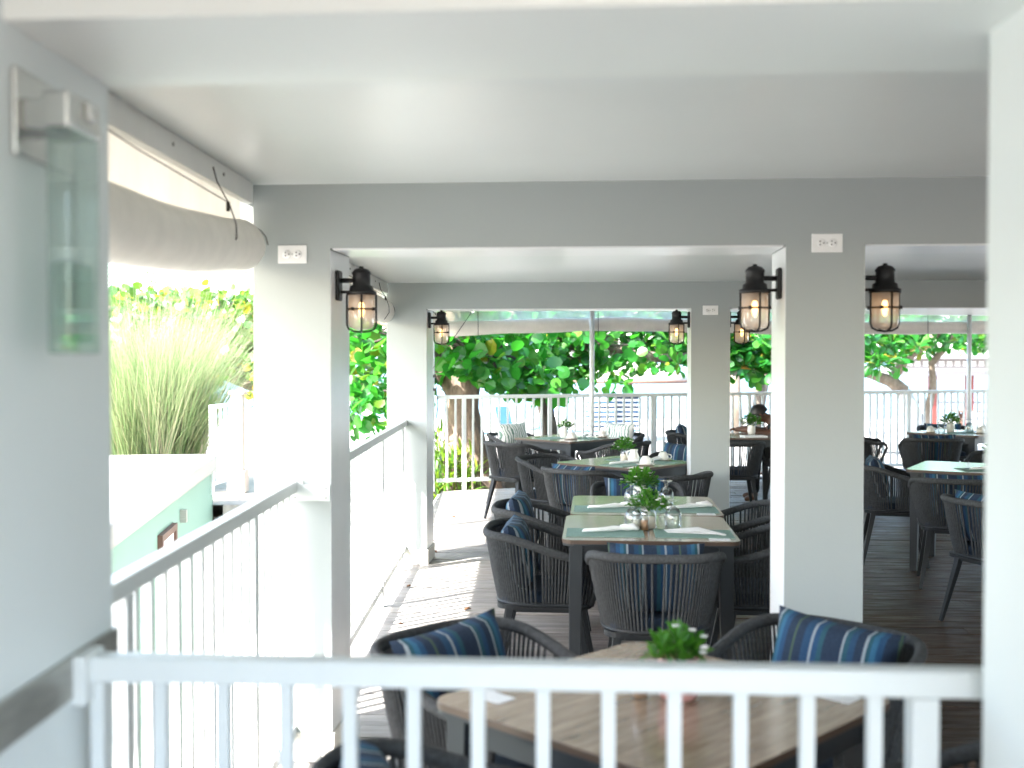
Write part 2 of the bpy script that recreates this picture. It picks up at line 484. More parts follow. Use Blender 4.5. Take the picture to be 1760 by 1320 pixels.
# ------------------------------------------------------------------ deck
FAR0 = Vector((-0.93, 13.06, 0)); FARD = Vector((1, 0.3138, 0)).normalized()
def left_u(v):      # left edge of the deck in grid coordinates
    return -0.995 - 0.0621 * v
def far_u(v):       # where the slanting end of the deck crosses depth v
    a = GRID.inverted() @ FAR0; d = GRID.inverted().to_3x3() @ FARD
    return a.x + (v - a.y) / d.y * d.x
deck = empty("deck_floor", (0, 0, 0)); deck["kind"] = "structure"
MB(GRID).prism([(left_u(-2.5) + .02, -2.5), (8.9, -2.5), (8.9, 16.2), (far_u(16.2) + .05, 16.2), (far_u(13.02) + .02, 13.02), (left_u(13.0) + .02, 13.0)], -0.30, -0.030).build("joist_frame", DECKSUB, deck)
v = -2.5; bw = 0.143; gap = 0.007
random.seed(3)
while v < 16.0:
    v1 = v + bw
    a0 = max(left_u(v), far_u(v) if v > 12.9 else -9); a1 = max(left_u(v1), far_u(v1) if v1 > 12.9 else -9)
    cuts = [None]
    x = random.uniform(1.2, 3.4)
    cuts.append(x)
    cuts.append(9.0)
    for i in range(len(cuts) - 1):
        s0 = (a0, a1) if cuts[i] is None else (cuts[i] + .004,) * 2
        s1 = (cuts[i + 1],) * 2
        if s0[0] > s1[0] - .2: continue
        dz = random.uniform(-0.0022, 0.0012)
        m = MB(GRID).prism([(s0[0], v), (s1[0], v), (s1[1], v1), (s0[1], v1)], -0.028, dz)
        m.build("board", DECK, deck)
    v += bw + gap
# deck skirt along the open side
tag(MB(SIDE).box((-1.03, -2.5, -2.4), (-0.985, 13.0, -0.03)).build("deck_skirt", TRIM), "white painted skirt board below the open left edge of the deck", "skirt")

# ------------------------------------------------------------------ columns, beams, roof
CEIL1, CEIL2, LINT1, LINT2, BEAM0 = 2.24, 2.13, 1.995, 1.935, 2.065
V1, V1b, V2, V2b = 4.255, 4.585, 8.368, 8.70
def column(u0, u1, v0, v1, top, label, plinth=True):
    o = empty("column", G((u0 + u1) / 2, (v0 + v1) / 2), R(-4.3), label, "column", "white square columns of the verandah")
    hx, hy = (u1 - u0) / 2, (v1 - v0) / 2
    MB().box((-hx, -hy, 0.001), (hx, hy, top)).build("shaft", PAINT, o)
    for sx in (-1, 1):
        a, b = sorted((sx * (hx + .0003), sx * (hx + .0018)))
        MB().box((a, -hy + .002, .116), (b, hy - .002, top - .008)).build("reveal_bounce_lining", REVEAL, o)  # added lining, its white stands in for light bounced onto the side faces
    if plinth:
        MB().box((-hx - .012, -hy - .012, 0.002), (hx + .012, hy + .012, 0.115)).build("plinth", PLINTH, o, 0.004)
    return o
column(-1.322, -1.022, V1, V1b, LINT1, "white column behind the front left railing, with a caged lantern and an outlet near its top")
column(-1.576, -1.276, V2, V2b, LINT2, "farther white column on the open left side, second railing ending on its front")
column(0.706, 0.994, V1, V1b, LINT1, "big grey column right of centre with lanterns on both side faces")
column(0.700, 0.984, V2, V2b, LINT2, "smaller grey column seen just left of the big right column")
column(4.0, 4.29, V1, V1b, LINT1, "column of the front row hidden behind the cream pillar at the right")
column(4.0, 4.29, V2, V2b, LINT2, "column of the rear row hidden behind the cream pillar at the right")
# cream pillar close to the camera on the right
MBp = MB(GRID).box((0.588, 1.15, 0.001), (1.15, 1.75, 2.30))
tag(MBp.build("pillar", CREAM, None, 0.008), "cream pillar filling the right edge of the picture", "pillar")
# wall end close to the camera on the left
MBp = MB(SIDE).box((-1.06, -1.1, 0.001), (-0.755, 2.03, 2.235))
tag(MBp.build("wall_end", NEARW, None, 0.008), "pale grey wall end filling the left edge, carrying a glass wall light", "wall")
# row beams
def beam(u0, u1, v0, v1, z0, z1, label):
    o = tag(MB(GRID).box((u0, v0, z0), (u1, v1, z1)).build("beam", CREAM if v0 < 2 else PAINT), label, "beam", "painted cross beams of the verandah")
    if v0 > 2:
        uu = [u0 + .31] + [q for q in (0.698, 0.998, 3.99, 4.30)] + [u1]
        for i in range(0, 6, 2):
            MB(GRID).box((uu[i], v0 + .002, z0 - .007), (uu[i + 1], v1 - .002, z0 - .0005)).build("soffit_bounce_lining", REVEAL, o, .001)  # added lining, whitened to imitate bounce from the sunlit floor
beam(-0.96, 8.9, 1.57, 1.969, BEAM0, 2.30, "nearest white beam crossing the very top of the picture")
beam(-1.322, 8.9, V1, V1b, LINT1, 2.32, "grey cross beam over the two big openings")
beam(-1.576, 8.9, V2, V2b, LINT2, 2.32, "farther grey cross beam above the end railing view")
def ceiling(name, v0, v1, z, th=.2):
    ul = lambda v: -1.063 - 0.0621 * v
    tag(MB(GRID).prism([(ul(v0), v0), (8.9, v0), (8.9, v1), (ul(v1), v1)], z, z + th).build(name, CEIL), kind="structure")
ceiling("ceiling", -1.2, 1.568, 2.24)
ceiling("ceiling", 1.972, V1 + .001, CEIL1)
ceiling("ceiling", V1b - .001, V2 + .001, CEIL2)
# last bay follows the slanting end of the deck
ul = lambda v: -1.063 - 0.0621 * v
tag(MB(GRID).prism([(ul(V2b), V2b), (8.9, V2b), (8.9, 16.4), (far_u(16.4) - .1, 16.4), (far_u(13.4) - .1, 13.2), (ul(13.2), 13.2)], CEIL2, CEIL2 + .2).build("ceiling", CEIL), kind="structure")
tag(MB(GRID).prism([(ul(-1.2) - .02, -1.2), (9.2, -1.2), (9.2, 16.3), (far_u(16.3) - .1, 16.3), (far_u(13.3) - .1, 13.25), (ul(13.25), 13.25)], 2.445, 2.50).build("roof_deck", SLAB), kind="structure")
# overhanging eave along the open side
tag(MB(SIDE).box((-1.985, -1.2, 2.17), (-1.085, 13.2, 2.40)).build("eave", TRIM), "white roof eave overhanging the open left side", "eave")
tag(MB(SIDE).box((-2.03, -1.2, 2.11), (-1.987, 13.2, 2.42)).build("eave_fascia", TRIM), "white fascia board along the outer edge of the left eave", "fascia")
# far right side wall
tag(MB(GRID).box((8.6, -2.6, 0), (8.85, 9.5, 2.25)).build("side_wall", PAINT), "plain grey side wall far to the right of the dining deck", "wall")

# ------------------------------------------------------------------ railings
bal_me = MB().box((-.011, -.011, 0), (.011, .011, 1)).mesh("baluster")
def railing(label, p0, p1, h=1.09, post_at=(), off=0.06, spacing=0.106, ends=False, bottom=0.12, feet=()):
    p0 = Vector((*p0, 0)); p1 = Vector((*p1, 0)); d = p1 - p0; L = d.length
    rz = math.atan2(d.y, d.x)
    o = empty("railing", p0, rz, label, "railing", "white metal railings")
    MB().box((0, -.022, h - .043), (L, .022, h)).build("top_rail", WMETAL, o, 0.004)
    MB().box((0, -.015, bottom - .02), (L, .015, bottom + .022)).build("bottom_rail", WMETAL, o, 0.003)
    x = off
    posts = list(post_at)
    while x < L - 0.02:
        if all(abs(x - q) > 0.045 for q in posts):
            b = link("baluster", bal_me, WMETAL, o)
            b.location = (x, 0, bottom + .0225); b.scale = (1, 1, h - .0435 - bottom - .0225)
        x += spacing
    for q in posts:
        MB().box((q - .022, -.0215, 0.001), (q + .022, .0215, h - .0435)).build("post", WMETAL, o, 0.003)
    if ends:
        for x0, sgn in (((0.0, 1),) if ends == 'left' else ((0.0, 1), (L, -1))):
            a, b = sorted((x0 + sgn * .001, x0 + sgn * .03))
            MB().box((a, -.045, h - .075), (b, .034, h + .006)).build("bracket", WMETAL, o, 0.003)
            a, b = sorted((x0 + sgn * .001, x0 + sgn * .02))
            MB().box((a, -.025, bottom - .03), (b, .03, bottom + .03)).build("bracket", WMETAL, o, 0.003)
    return o
def Sd(x, y): p = SIDE @ Vector((x, y, 0)); return (p.x, p.y)
def Gd(x, y): p = G(x, y); return (p.x, p.y)
# near railing under the first beam
railing("front railing with thick balusters closest to the camera", Gd(-0.87, 1.82), Gd(0.80, 1.84), 1.077, (1.395,), 0.035, 0.107, "left")
railing("left railing between the near wall end and the first column", Sd(-0.895, 2.035), Sd(-0.91, 4.34), 1.095, (0.42, 1.62), 0.07, 0.106, True)
railing("sunlit left railing between the first and second columns", Sd(-0.905, 4.69), Sd(-0.925, 8.50), 1.095, (0.9, 2.3, 3.5), 0.05, 0.106, True)
railing("short left railing from the second column to the corner pole", Sd(-0.945, 8.83), (-0.93, 13.04), 1.10, (1.4, 2.8), 0.06, 0.106)
fe = FAR0 + FARD * 9.0
railing("long slanting railing across the far end of the deck", (FAR0.x + .05, FAR0.y + .03), (fe.x, fe.y), 1.12, (0.33, 1.4, 2.75, 4.1, 5.2, 6.5, 7.8), 0.12, 0.107)
# flat metal straps carrying the near railings
st = MB(SIDE); st.box((-.7545, 0.2, 1.015), (-.748, 2.032, 1.085))
tag(st.build("metal_strap", STEEL), "flat grey metal strap bolted along the near left wall", "strap")
st = empty("mounting_plate", G(-1.10, V1 - .005), R(-4.3), "white mounting plate with screws where the left railing meets the first column", "plate")
MB().box((-.075, -.004, 1.02), (.075, .003, 1.083)).build("plate", WMETAL, st)
for sx in (-.062, .06):
    for z in (1.032, 1.07):
        MB().lathe([(.004, 0), (.004, .003), (0, .004)], 8, m=Matrix.Translation((sx, -.004, z)) @ Matrix.Rotation(R(90), 4, 'X')).build("screw", STEEL, st)
# round poles at the end of the deck
for k, (t_, lab) in enumerate(((0.0, "white corner pole where the left and end railings meet"), (1.98, "slim white pole rising mid way along the end railing"), (7.42, "slim white pole of the end railing at the far right"))):
    p = FAR0 + FARD * t_
    MBq = MB(); MBq.tube([(p.x, p.y - (.03 if k == 0 else .21), 0.001), (p.x, p.y - (.03 if k == 0 else .21), 2.128)], 0.030, 14)
    tag(MBq.build("pole", WMETAL), lab, "pole", "round poles of the end railing")

# ------------------------------------------------------------------ roll-up awnings
def roll_awning(label, M, y0, y1, xc, zc, r, ztop, cords, hd=.08, sag=0.0):
    o = empty("rolled_awning", M @ Vector((xc, y0, 0)), 0, label, "awning", "rolled canvas awnings")
    inv = Matrix.Translation(-(M @ Vector((xc, y0, 0))))
    MM = inv @ M
    MB(MM).box((xc - .018, y0, ztop - hd), (xc + .018, y1, ztop - .002)).build("header_board", TRIM, o, .003)
    # hanging canvas
    cv = MB(MM); n = 40; vs = []
    for i in range(n + 1):
        y = y0 + .03 + (y1 - y0 - .05) * i / n
        wob = .006 * math.sin(i * 1.9) + .004 * math.sin(i * 4.3)
        for k, (f, ) in enumerate(((0,), (.5,), (1,))):
            vs.append((xc - .03 + wob * (0.3 + f), y, ztop - hd + .02 - (ztop - hd + .02 - zc + sag * math.sin(math.pi * i / n) - r * .3) * f))
    cv.add(vs, [(i * 3 + k, i * 3 + k + 1, i * 3 + k + 4, i * 3 + k + 3) for i in range(n) for k in range(2)], True)
    cv.build("hanging_canvas", TCANVAS, o)
    # roll with spiral end
    rl = MB(MM); n = 26; k = 24; vs = []
    for i in range(n + 1):
        f = i / n; y = y0 + .02 + (y1 - y0 - .03) * f
        edge = 1 - .22 * max(0, 1 - min(f, 1 - f) / .012) ** 2
        for j in range(k):
            a = 2 * math.pi * j / k
            rr = r * edge * (1 + .02 * math.sin(i * .9 + j * .5) + .03 * math.sin(2 * a + i * .35))
            vs.append((xc + rr * math.cos(a) * .92, y, zc - sag * math.sin(math.pi * f) + rr * math.sin(a) * (1.03)))
    fs = [(i * k + j, i * k + (j + 1) % k, (i + 1) * k + (j + 1) % k, (i + 1) * k + j) for i in range(n) for j in range(k)]
    fs += [tuple(range(k)), tuple(range(n * k + k - 1, n * k - 1, -1))]
    rl.add(vs, fs, True); rl.build("canvas_roll", CANVAS, o)
    sp = MB(MM)
    for ye in (y0 + .017, y1 - .007):
        sp.tube([(xc + r * .8 * (1 - q / 60) * math.cos(q * .42), ye, zc + r * .8 * (1 - q / 60) * math.sin(q * .42)) for q in range(56)], .0022, 5)
    sp.build("roll_spiral", CORD, o)
    for c in cords:
        cd = MB(MM)
        cd.tube([(xc + .02, c, ztop - hd * .4), (xc + .03, c + .01, ztop - hd), (xc + r * .75, c + .015, zc + r * .85), (xc + r * .96, c + .02, zc + r * .2), (xc + r * .98, c + .02, zc - r * .3), (xc + r * .6, c + .02, zc - r * .85)], .0024, 6)
        cd.cbox((xc + r * .7, c + .012, zc + r * .8), (.010, .010, .032))
        cd.tube([(xc + r * .7, c, zc + r * .95), (xc + .035, c - .75, zc + r * 1.3), (xc + .02, max(y0, c - 1.6), ztop - hd * .9)], .002, 5)
        cd.build("tie_cord", CORD, o)
    for i in range(int((y1 - y0) / .55)):
        y = y0 + .25 + i * .55
        MB(MM).lathe([(.006, 0), (.006, .004), (0, .005)], 8, m=Matrix.Translation((xc + .0185, y, ztop - hd * .45)) @ Matrix.Rotation(R(90), 4, 'Y')).build("bolt", STEEL, o)
    return o
roll_awning("thick cream awning roll hanging under the near left eave", SIDE, 1.4, 4.27, -1.060, 2.003, .094, CEIL1, (3.72,), .08, .085)
roll_awning("smaller cream awning roll beside the second left column", SIDE, 4.70, 8.42, -1.060, 1.915, .09, CEIL2, (7.9,))
roll_awning("cream awning roll above the short left railing, its end showing", SIDE, 8.85, 12.9, -1.045, 1.975, .075, CEIL2, (12.2,))
# clear vinyl curtain and roll across the far end
ang = math.atan2(FARD.y, FARD.x)
EM = Matrix.Translation(FAR0) @ Matrix.Rotation(ang, 4, 'Z')
fa = empty("vinyl_curtain", FAR0, ang, "clear vinyl curtain rolled up across the far end of the deck", "curtain")
vm = MB(); n = 60; vs = []
def roll_z(x): return 1.885 + 0.10 * min(1, x / 2.2) - 0.05 * max(0, 1 - abs(x - 5) / 4)
for i in range(n + 1):
    x = .06 + 8.6 * i / n
    vs += [(x, -.10 + .012 * math.sin(i * 1.7), 2.128), (x, -.105 + .02 * math.sin(i * 2.3 + 1), (2.13 + roll_z(x)) / 2), (x, -.09, roll_z(x))]
vm.add(vs, [(i * 3 + k, i * 3 + k + 1, i * 3 + k + 4, i * 3 + k + 3) for i in range(n) for k in range(2)], True)
vm.build("clear_panel", VINYL, fa)
rm = MB(); rm.tube([(.06 + 8.6 * i / 40, -.09, roll_z(.06 + 8.6 * i / 40)) for i in range(41)], [.085 + .006 * math.sin(i * 1.3) for i in range(41)], 14)
rm.build("canvas_roll", CANVAS, fa)
for x in (.45, .5, 2.0, 3.4, 6.7):
    MB().tube([(x, -.19, 2.125), (x - (.55 if x == .45 else 0.0), -.2, 1.35 if x == .45 else 1.82)], .004, 5).build("cord", CORD, fa)

# cable loop on the corner pole
cl = MB(); cx, cy = FAR0.x, FAR0.y - .07
for k in range(4):
    cl.tube([(cx + .03 + .035 * math.sin(a) , cy - .004 * k, 1.27 + (.07 + .008 * k) * math.cos(a)) for a in [2 * math.pi * i / 16 for i in range(17)]], .004, 5)
cl.tube([(cx + .05, cy, 1.2), (cx + .07, cy, 1.0), (cx + .05, cy, .85), (cx + .09, cy, .72)], .006, 5)
tag(cl.build("cable_coil", CORD), "dark cable coiled on the white corner pole", "cable")

# ------------------------------------------------------------------ caged lanterns
def make_lantern():
    o = empty("wall_lantern")
    # local: wall at x=0, projects to +x, origin at cage top plate level
    MB().add([], []).box((0.001, -.033, -.045), (.018, .033, .075)).build("wall_plate", BLACK, o, .008, 3)
    a = MB(); a.tube([(.015, 0, .035), (.10, 0, .035)], .010, 10); a.tube([(.015, 0, -.01), (.055, 0, -.01)], .006, 8); a.build("arm", BLACK, o)
    MB().lathe([(.0, .090), (.008, .090), (.009, .084), (.026, .079), (.037, .067), (.038, .060), (.035, .057), (.035, .018), (.046, .012), (.048, -.004), (.060, -.008), (.060, -.022), (.0, -.022)], 20, (.10, 0, 0)).build("cap", BLACK, o)
    g = MB(); g.lathe([(.051, -.022), (.051, -.135), (.046, -.150), (.026, -.159), (.0, -.161)], 20, (.10, 0, 0)); g.build("glass_jar", LGLASS, o)
    c = MB()
    for k in range(4):
        an = R(12 + 90 * k)
        pr = [(.057, -.02), (.057, -.138), (.051, -.155), (.030, -.165), (0, -.168)]
        c.tube([(.10 + r_ * math.cos(an), r_ * math.sin(an), z) for r_, z in pr], .0042, 6)
    c.tube([(.10 + .057 * math.cos(a), .057 * math.sin(a), -.078) for a in [2 * math.pi * i / 24 for i in range(25)]], .0036, 6)
    for k in range(4):
        an = R(45 + 90 * k + 20)
        c.lathe([(.007, -.006), (.007, .006), (0, .007)], 6, (.10 + .058 * math.cos(an), .058 * math.sin(an), -.078))
    c.build("cage", BLACK, o)
    MB().lathe([(0, -.022), (.016, -.022), (.016, -.045), (.012, -.05)], 10, (.10, 0, 0)).build("socket", DARK, o)
    MB().lathe([(.006, -.048), (.011, -.062), (.0125, -.085), (.009, -.105), (0, -.112)], 12, (.10, 0, 0)).build("bulb", BULB, o)
    return o
lant = make_lantern()
LZ = 1.842
spots = [(-1.022, V1 + .105, 0, "caged black lantern on the first left column"),
         (0.706, V1 + .105, 180, "caged black lantern on the left face of the big right column"),
         (0.994, V1 + .105, 0, "glowing caged lantern on the right face of the big right column"),
         (-1.276, V2 + .105, 0, "small caged lantern on the second left column"),
         (0.700, V2 + .105, 180, "small caged lantern on the left face of the rear column"),
         (0.984, V2 + .105, 0, "small caged lantern half hidden behind the big column's lantern")]
for i, (u, v_, a, lab) in enumerate(spots):
    o = lant if i == 0 else copy_tree(lant)
    p = G(u, v_)
    o.location = (p.x, p.y, LZ + (0 if i < 3 else -.005)); o.rotation_euler = (0, 0, R(-4.3 + a))
    tag(o, lab, "lantern", "caged black wall lanterns")

# glass block wall light close to the camera
gl = empty("glass_wall_light", SIDE @ Vector((-.755, 1.79, 0)), R(-.744), "square glass wall light with nickel bracket on the near left wall", "wall light")
MB().box((0.0, -.155, 1.875), (.010, .055, 2.005)).build("back_plate", CHROME, gl, .004)
MB().box((.0102, -.14, 1.915), (.052, -.06, 1.96)).build("bracket_arm", CHROME, gl, .003)
MB().box((.0525, -.17, 1.912), (.093, -.043, 1.966)).build("bracket_head", CHROME, gl, .005)
MB().box((.0935, -.11, 1.935), (.101, -.075, 1.962)).build("clamp", CHROME, gl, .003)
MB().box((.056, -.165, 1.583), (.090, -.047, 1.9115)).build("glass_block", GGLASS, gl, .004)
MB().box((.061, -.15, 1.60), (.085, -.062, 1.72)).build("inner_diffuser", GGLASS, gl, .004)

# ------------------------------------------------------------------ wall outlets
def outlet(u, v_, z, lab):
    o = empty("wall_outlet", G(u, v_, z), R(-4.3), lab, "outlet", "white wall outlets")
    MB().box((-.057, -.006, -.035), (.057, -.0005, .035)).build("cover_plate", OUTLET, o, .003)
    for sx in (-.021, .021):
        c = MB().lathe([(.0165, 0), (.0165, .002), (.0155, .003), (0, .003)], 14, m=Matrix.Translation((sx, -.006, 0)) @ Matrix.Rotation(R(90), 4, 'X')).build("socket", OUTLET, o)
        sl = MB()
        for (ax, az) in ((-.005, .006), (-.005, -.006), (.008, 0)):
            sl.box((sx + ax - .0028, -.0096, az - .0022), (sx + ax + .0028, -.0091, az + .0022))
        sl.build("slots", DARK, c)
    MB().lathe([(.003, 0), (.003, .001), (0, .0015)], 8, m=Matrix.Translation((0, -.006, 0)) @ Matrix.Rotation(R(90), 4, 'X')).build("screw", STEEL, o)
outlet(-1.168, V1, 1.972, "white outlet at the end of the thick awning roll")
outlet(0.855, V1, 2.000, "white outlet at the top of the big grey column")
outlet(0.840, V2, 1.918, "white outlet at the top of the small rear column")

# ------------------------------------------------------------------ chairs
def chair_curve(t):
    """t in [-1,1] from right arm front round the back to left arm front: returns top point, bottom point"""
    s = abs(t); sg = 1 if t >= 0 else -1
    if s < 0.62:
        a = s / 0.62 * math.pi / 2; e = 2 / 2.9
        x = -.285 * math.cos(a) ** e if math.cos(a) > 1e-6 else 0.0; y = .288 * math.sin(a) ** e if a > 1e-6 else 0.0
        bx = -.225 * (math.cos(a) ** e if math.cos(a) > 1e-6 else 0); by = .225 * (math.sin(a) ** e if a > 1e-6 else 0)
    else:
        f = (s - .62) / .38
        x = .25 * f; y = .288 - .022 * f * f
        bx = .215 * f; by = .225
    q = max(0, min(1, (-x + .20) / .42)); q = q * q * (3 - 2 * q)
    h = .645 + .095 * q
    return Vector((x, sg * y, h)), Vector((bx, sg * by, .418))
def make_chair():
    o = empty("rope_chair")
    tp = MB(); pth = [chair_curve(-1 + 2 * i / 64)[0] for i in range(65)]
    e0, e1 = pth[0], pth[-1]
    def arm_end(e): return [e + Vector((.022, 0, -.012)), e + Vector((.034, -.008 * (1 if e.y > 0 else -1), -.045)), Vector((.245, .235 * (1 if e.y > 0 else -1), .50)), Vector((.222, .222 * (1 if e.y > 0 else -1), .42))]
    full = list(reversed(arm_end(e0))) + pth + arm_end(e1)
    tp.tube(full, [.013] * 4 + [.017] * 65 + [.013] * 4, 10, sq=1.15)
    tp.build("top_rail", ROPE, o)
    br = MB(); br.tube([chair_curve(-1 + 2 * i / 48)[1] for i in range(49)] , .013, 8); br.tube([(.215, -.225, .418), (.225, 0, .418), (.215, .225, .418)], .013, 8)
    br.build("seat_rail", CFRAME, o)
    rp = MB(); n = 82
    for i in range(n):
        t = -.985 + 1.97 * i / (n - 1)
        a, b = chair_curve(t)
        mid = (a + b) / 2 + Vector((b.x - a.x, b.y - a.y, 0)) * -.06
        rp.tube([a, mid, b + Vector((0, 0, -.012))], .0056, 5, cap=False)
    r_ = rp.build("rope_weave", ROPE, o); r_["kind"] = "stuff"
    st = MB(); st.prism(rrect(.222, .222, .07), .395, .418); st.box((-.17, -.175, .372), (.17, -.135, .396)); st.box((-.17, .135, .372), (.17, .175, .396)); st.box((-.175, -.134, .373), (-.135, .134, .396))
    st.build("seat_base", CFRAME, o)
    cu = MB(); cu.prism([(x * .97 - .0, y * .97) for x, y in rrect(.215, .215, .08)], .4185, .478)
    cu.build("seat_cushion", SEATC, o, .02, 3)
    for sx in (-1, 1):
        for sy in (-1, 1):
            MB().tube([(.155 * sx, .165 * sy, .397), (.165 * sx + .01 * sx, .178 * sy, .30), (.235 * sx, .225 * sy, 0.001)], [.026, .024, .0145], 4).build("leg", CFRAME, o, .003)
    return o
chair0 = make_chair()
CH = []   # (x, y, facing degrees, label)
def pillow_mesh(wd, ht, th):
    m = MB(); n = 14; vs = []; idx = {}
    for side in (1, -1):
        for j in range(n + 1):
            for i in range(n + 1):
                a = -1 + 2 * i / n; b = -1 + 2 * j / n
                e = max(0.0, (1 - a ** 4)) ** .6 * max(0.0, (1 - b ** 4)) ** .6
                pin = 1 - .07 * (1 - abs(a) ** 2) * abs(b) ** 3; pin2 = 1 - .07 * (1 - abs(b) ** 2) * abs(a) ** 3
                vs.append((a * wd / 2 * pin2, side * th / 2 * (e ** .85) + side * .0015 + .004 * math.sin(3 * a + 2 * b) * e, b * ht / 2 * pin))
        k = 0 if side == 1 else (n + 1) ** 2
    q = (n + 1) ** 2; fs = []
    for j in range(n):
        for i in range(n):
            a = j * (n + 1) + i
            fs.append((a, a + n + 1, a + n + 2, a + 1)); fs.append((q + a, q + a + 1, q + a + n + 2, q + a + n + 1))
    for i in range(n):
        for a, b in ((i, i + 1),): fs.append((a, b, q + b, q + a))
        t0 = n * (n + 1); fs.append((t0 + i + 1, t0 + i, q + t0 + i, q + t0 + i + 1))
        l = i * (n + 1); l2 = (i + 1) * (n + 1); fs.append((l2, l, q + l, q + l2)); fs.append((l + n, l2 + n, q + l2 + n, q + l + n))
    m.add(vs, fs, True)
    return m.mesh("throw_pillow")
PIL = pillow_mesh(.42, .32, .13)
PIL2 = pillow_mesh(.42, .36, .13)
chair_used = [False]
def chair(x, y, phi, label, pil=None, back=.150, tilt=14, dz=0, roll=0):
    if not chair_used[0]: o = chair0; chair_used[0] = True
    else: o = copy_tree(chair0)
    o.location = (x, y, 0); o.rotation_euler = (0, 0, R(phi))
    tag(o, "grey rope armchair " + label, "chair", "woven rope armchairs")
    if pil:
        mat, plab = pil
        p = link("throw_pillow", PIL if mat is STRIPE else PIL2, mat)
        c, s = math.cos(R(phi)), math.sin(R(phi))
        p.location = (x - back * c, y - back * s, .482 + .15 + dz)
        p.rotation_mode = 'XYZ'
        p.rotation_euler = (Matrix.Rotation(R(phi - 90), 3, 'Z') @ Matrix.Rotation(R(tilt), 3, 'X') @ Matrix.Rotation(R(roll), 3, 'Y')).to_euler()
        tag(p, plab, "pillow", "striped throw pillows" if mat is STRIPE else "leaf print throw pillows")
    return o
SP = "blue striped pillow "
chair(-.07, 3.19, -45, "at the back left of the nearest table, striped pillow inside", (STRIPE, SP + "at the back left of the nearest table"), .13, 16, .0, 4)
chair(.86, 3.24, -135, "at the back right of the nearest table", (STRIPE, SP + "at the back right of the nearest table"), .13, 16, .0, -3)
chair(-.10, 2.16, 8, "cut off at the bottom left behind the front railing", (STRIPE, SP + "cut off at the bottom left behind the railing"), .16, 14)
chair(.92, 2.17, 172, "cut off by the bottom edge at the right behind the railing", (STRIPE, SP + "cut off at the bottom right beside the cream pillar"), .15, 14)
chair(.625, 4.89, 86, "with its back to the camera at the joined tables", (STRIPE, SP + "rising above the chair back in the middle"), .07, 6, -.015)
chair(.165, 5.42, -5, "on the left of the front joined table", (STRIPE, SP + "in the left chair of the front joined table"), .13, 15)
chair(.19, 6.20, -6, "on the left of the rear joined table", (STRIPE, SP + "in the left chair of the rear joined table"), .13, 15, .03)
chair(1.20, 5.36, 176, "dark on the right of the front joined table")
chair(1.26, 6.17, 176, "dark on the right of the rear joined table")
chair(.80, 7.10, -93, "facing the camera beyond the joined tables", (STRIPE, SP + "behind the goblet beyond the joined tables"), .14, 12)
chair(.55, 8.34, 47, "with its back towards us at the pale topped table", (STRIPE, SP + "against the left edge of the pale topped table"), .13, 8, -.01)
chair(.36, 9.14, -42, "with a bare curved back left of the pale topped table")
chair(1.10, 7.98, 132, "at the right of the pale topped table, half behind the rear column")
chair(1.36, 9.42, 225, "beyond the pale topped table with pillow beside the cup", (STRIPE, SP + "beside the upturned cup left of the rear column"), .12, 12, .05)
chair(.06, 10.85, 44, "pale in sunlight near the end railing, back to us")
chair(1.02, 10.88, 135, "dark near side chair of the far table by the end railing")
LP = "white leaf print pillow "
chair(.06, 11.92, -44, "at the far left of the far table, hidden by a white pillow", (LEAFP, LP + "left of the far table"), .06, 14, .06)
chair(1.08, 11.90, 225, "at the far right of the far table with a white pillow", (LEAFP, LP + "right of the far table"), .06, 14, .06)
chair(2.18, 11.02, 86, "black against the light between the two columns")
chair(1.98, 12.25, -8, "by the end railing left of the small rear column", (STRIPE, SP + "in the chair by the end railing left of the rear column"), .10, 18, .05)
chair(2.98, 12.12, 168, "the reading person sits in")
chair(2.93, 8.58, -14, "side on just right of the big column", (STRIPE, SP + "just right of the big column"), .12, 16, .02)
chair(3.06, 7.72, 72, "with its back to us at the pale green table on the right", (STRIPE, SP + "under the front edge of the pale green table"), .12, 8, -.01)
chair(2.86, 6.52, 22, "cut by the cream pillar with one leg on the brown boards", (STRIPE, SP + "cut off by the cream pillar"), .12, 14)
chair(4.15, 9.45, 232, "mostly hidden beyond the pale green table on the right")
chair(4.28, 11.42, 80, "dark with its broad back to us at the farthest right table", (STRIPE, SP + "along the top of the dark chair at the farthest right table"), .12, 6, .0)
chair(3.78, 12.25, -12, "with thin light showing through beside the farthest right table", (STRIPE, SP + "bright blue at the left of the farthest right table"), .12, 14, .03)
chair(5.05, 13.05, 258, "facing us beyond the farthest right table", (STRIPE, SP + "behind the goblets of the farthest right table"), .12, 14, .0)

# ------------------------------------------------------------------ tables
def make_table():
    o = empty("dining_table")
    tp = MB(); tp.prism(rrect(.402, .402, .055, 6), .732, .750)
    tp.mi = [1, 0] + [1] * (len(tp.f) - 2)
    tp.build("table_top", [TOP, TEDGE], o, .0012, 1)
    eg = MB(); eg.prism(rrect(.400, .400, .055, 6), .722, .7315); eg.build("top_edge", TFRAME, o)
    ap = MB(); a = .345
    for sx, sy in ((1, 0), (-1, 0), (0, 1), (0, -1)):
        if sx: ap.box((sx * a - .012, -.31, .655), (sx * a + .012, .31, .7215))
        else: ap.box((-.31, sy * a - .012, .655), (.31, sy * a + .012, .7215))
    ap.build("apron", TFRAME, o)
    for sx in (-1, 1):
        for sy in (-1, 1):
            MB().tube([(sx * .338, sy * .338, .7212), (sx * .345, sy * .345, .001)], [.046, .034], 4).build("leg", TFRAME, o, .003)
    return o
table0 = make_table()
TABS = {}
def table(key, x, y, rz, lab):
    o = table0 if not TABS else copy_tree(table0)
    o.location = (x, y, 0); o.rotation_euler = (0, 0, R(rz))
    tag(o, lab, "table", "square oak topped dining tables")
    TABS[key] = (x, y, rz)
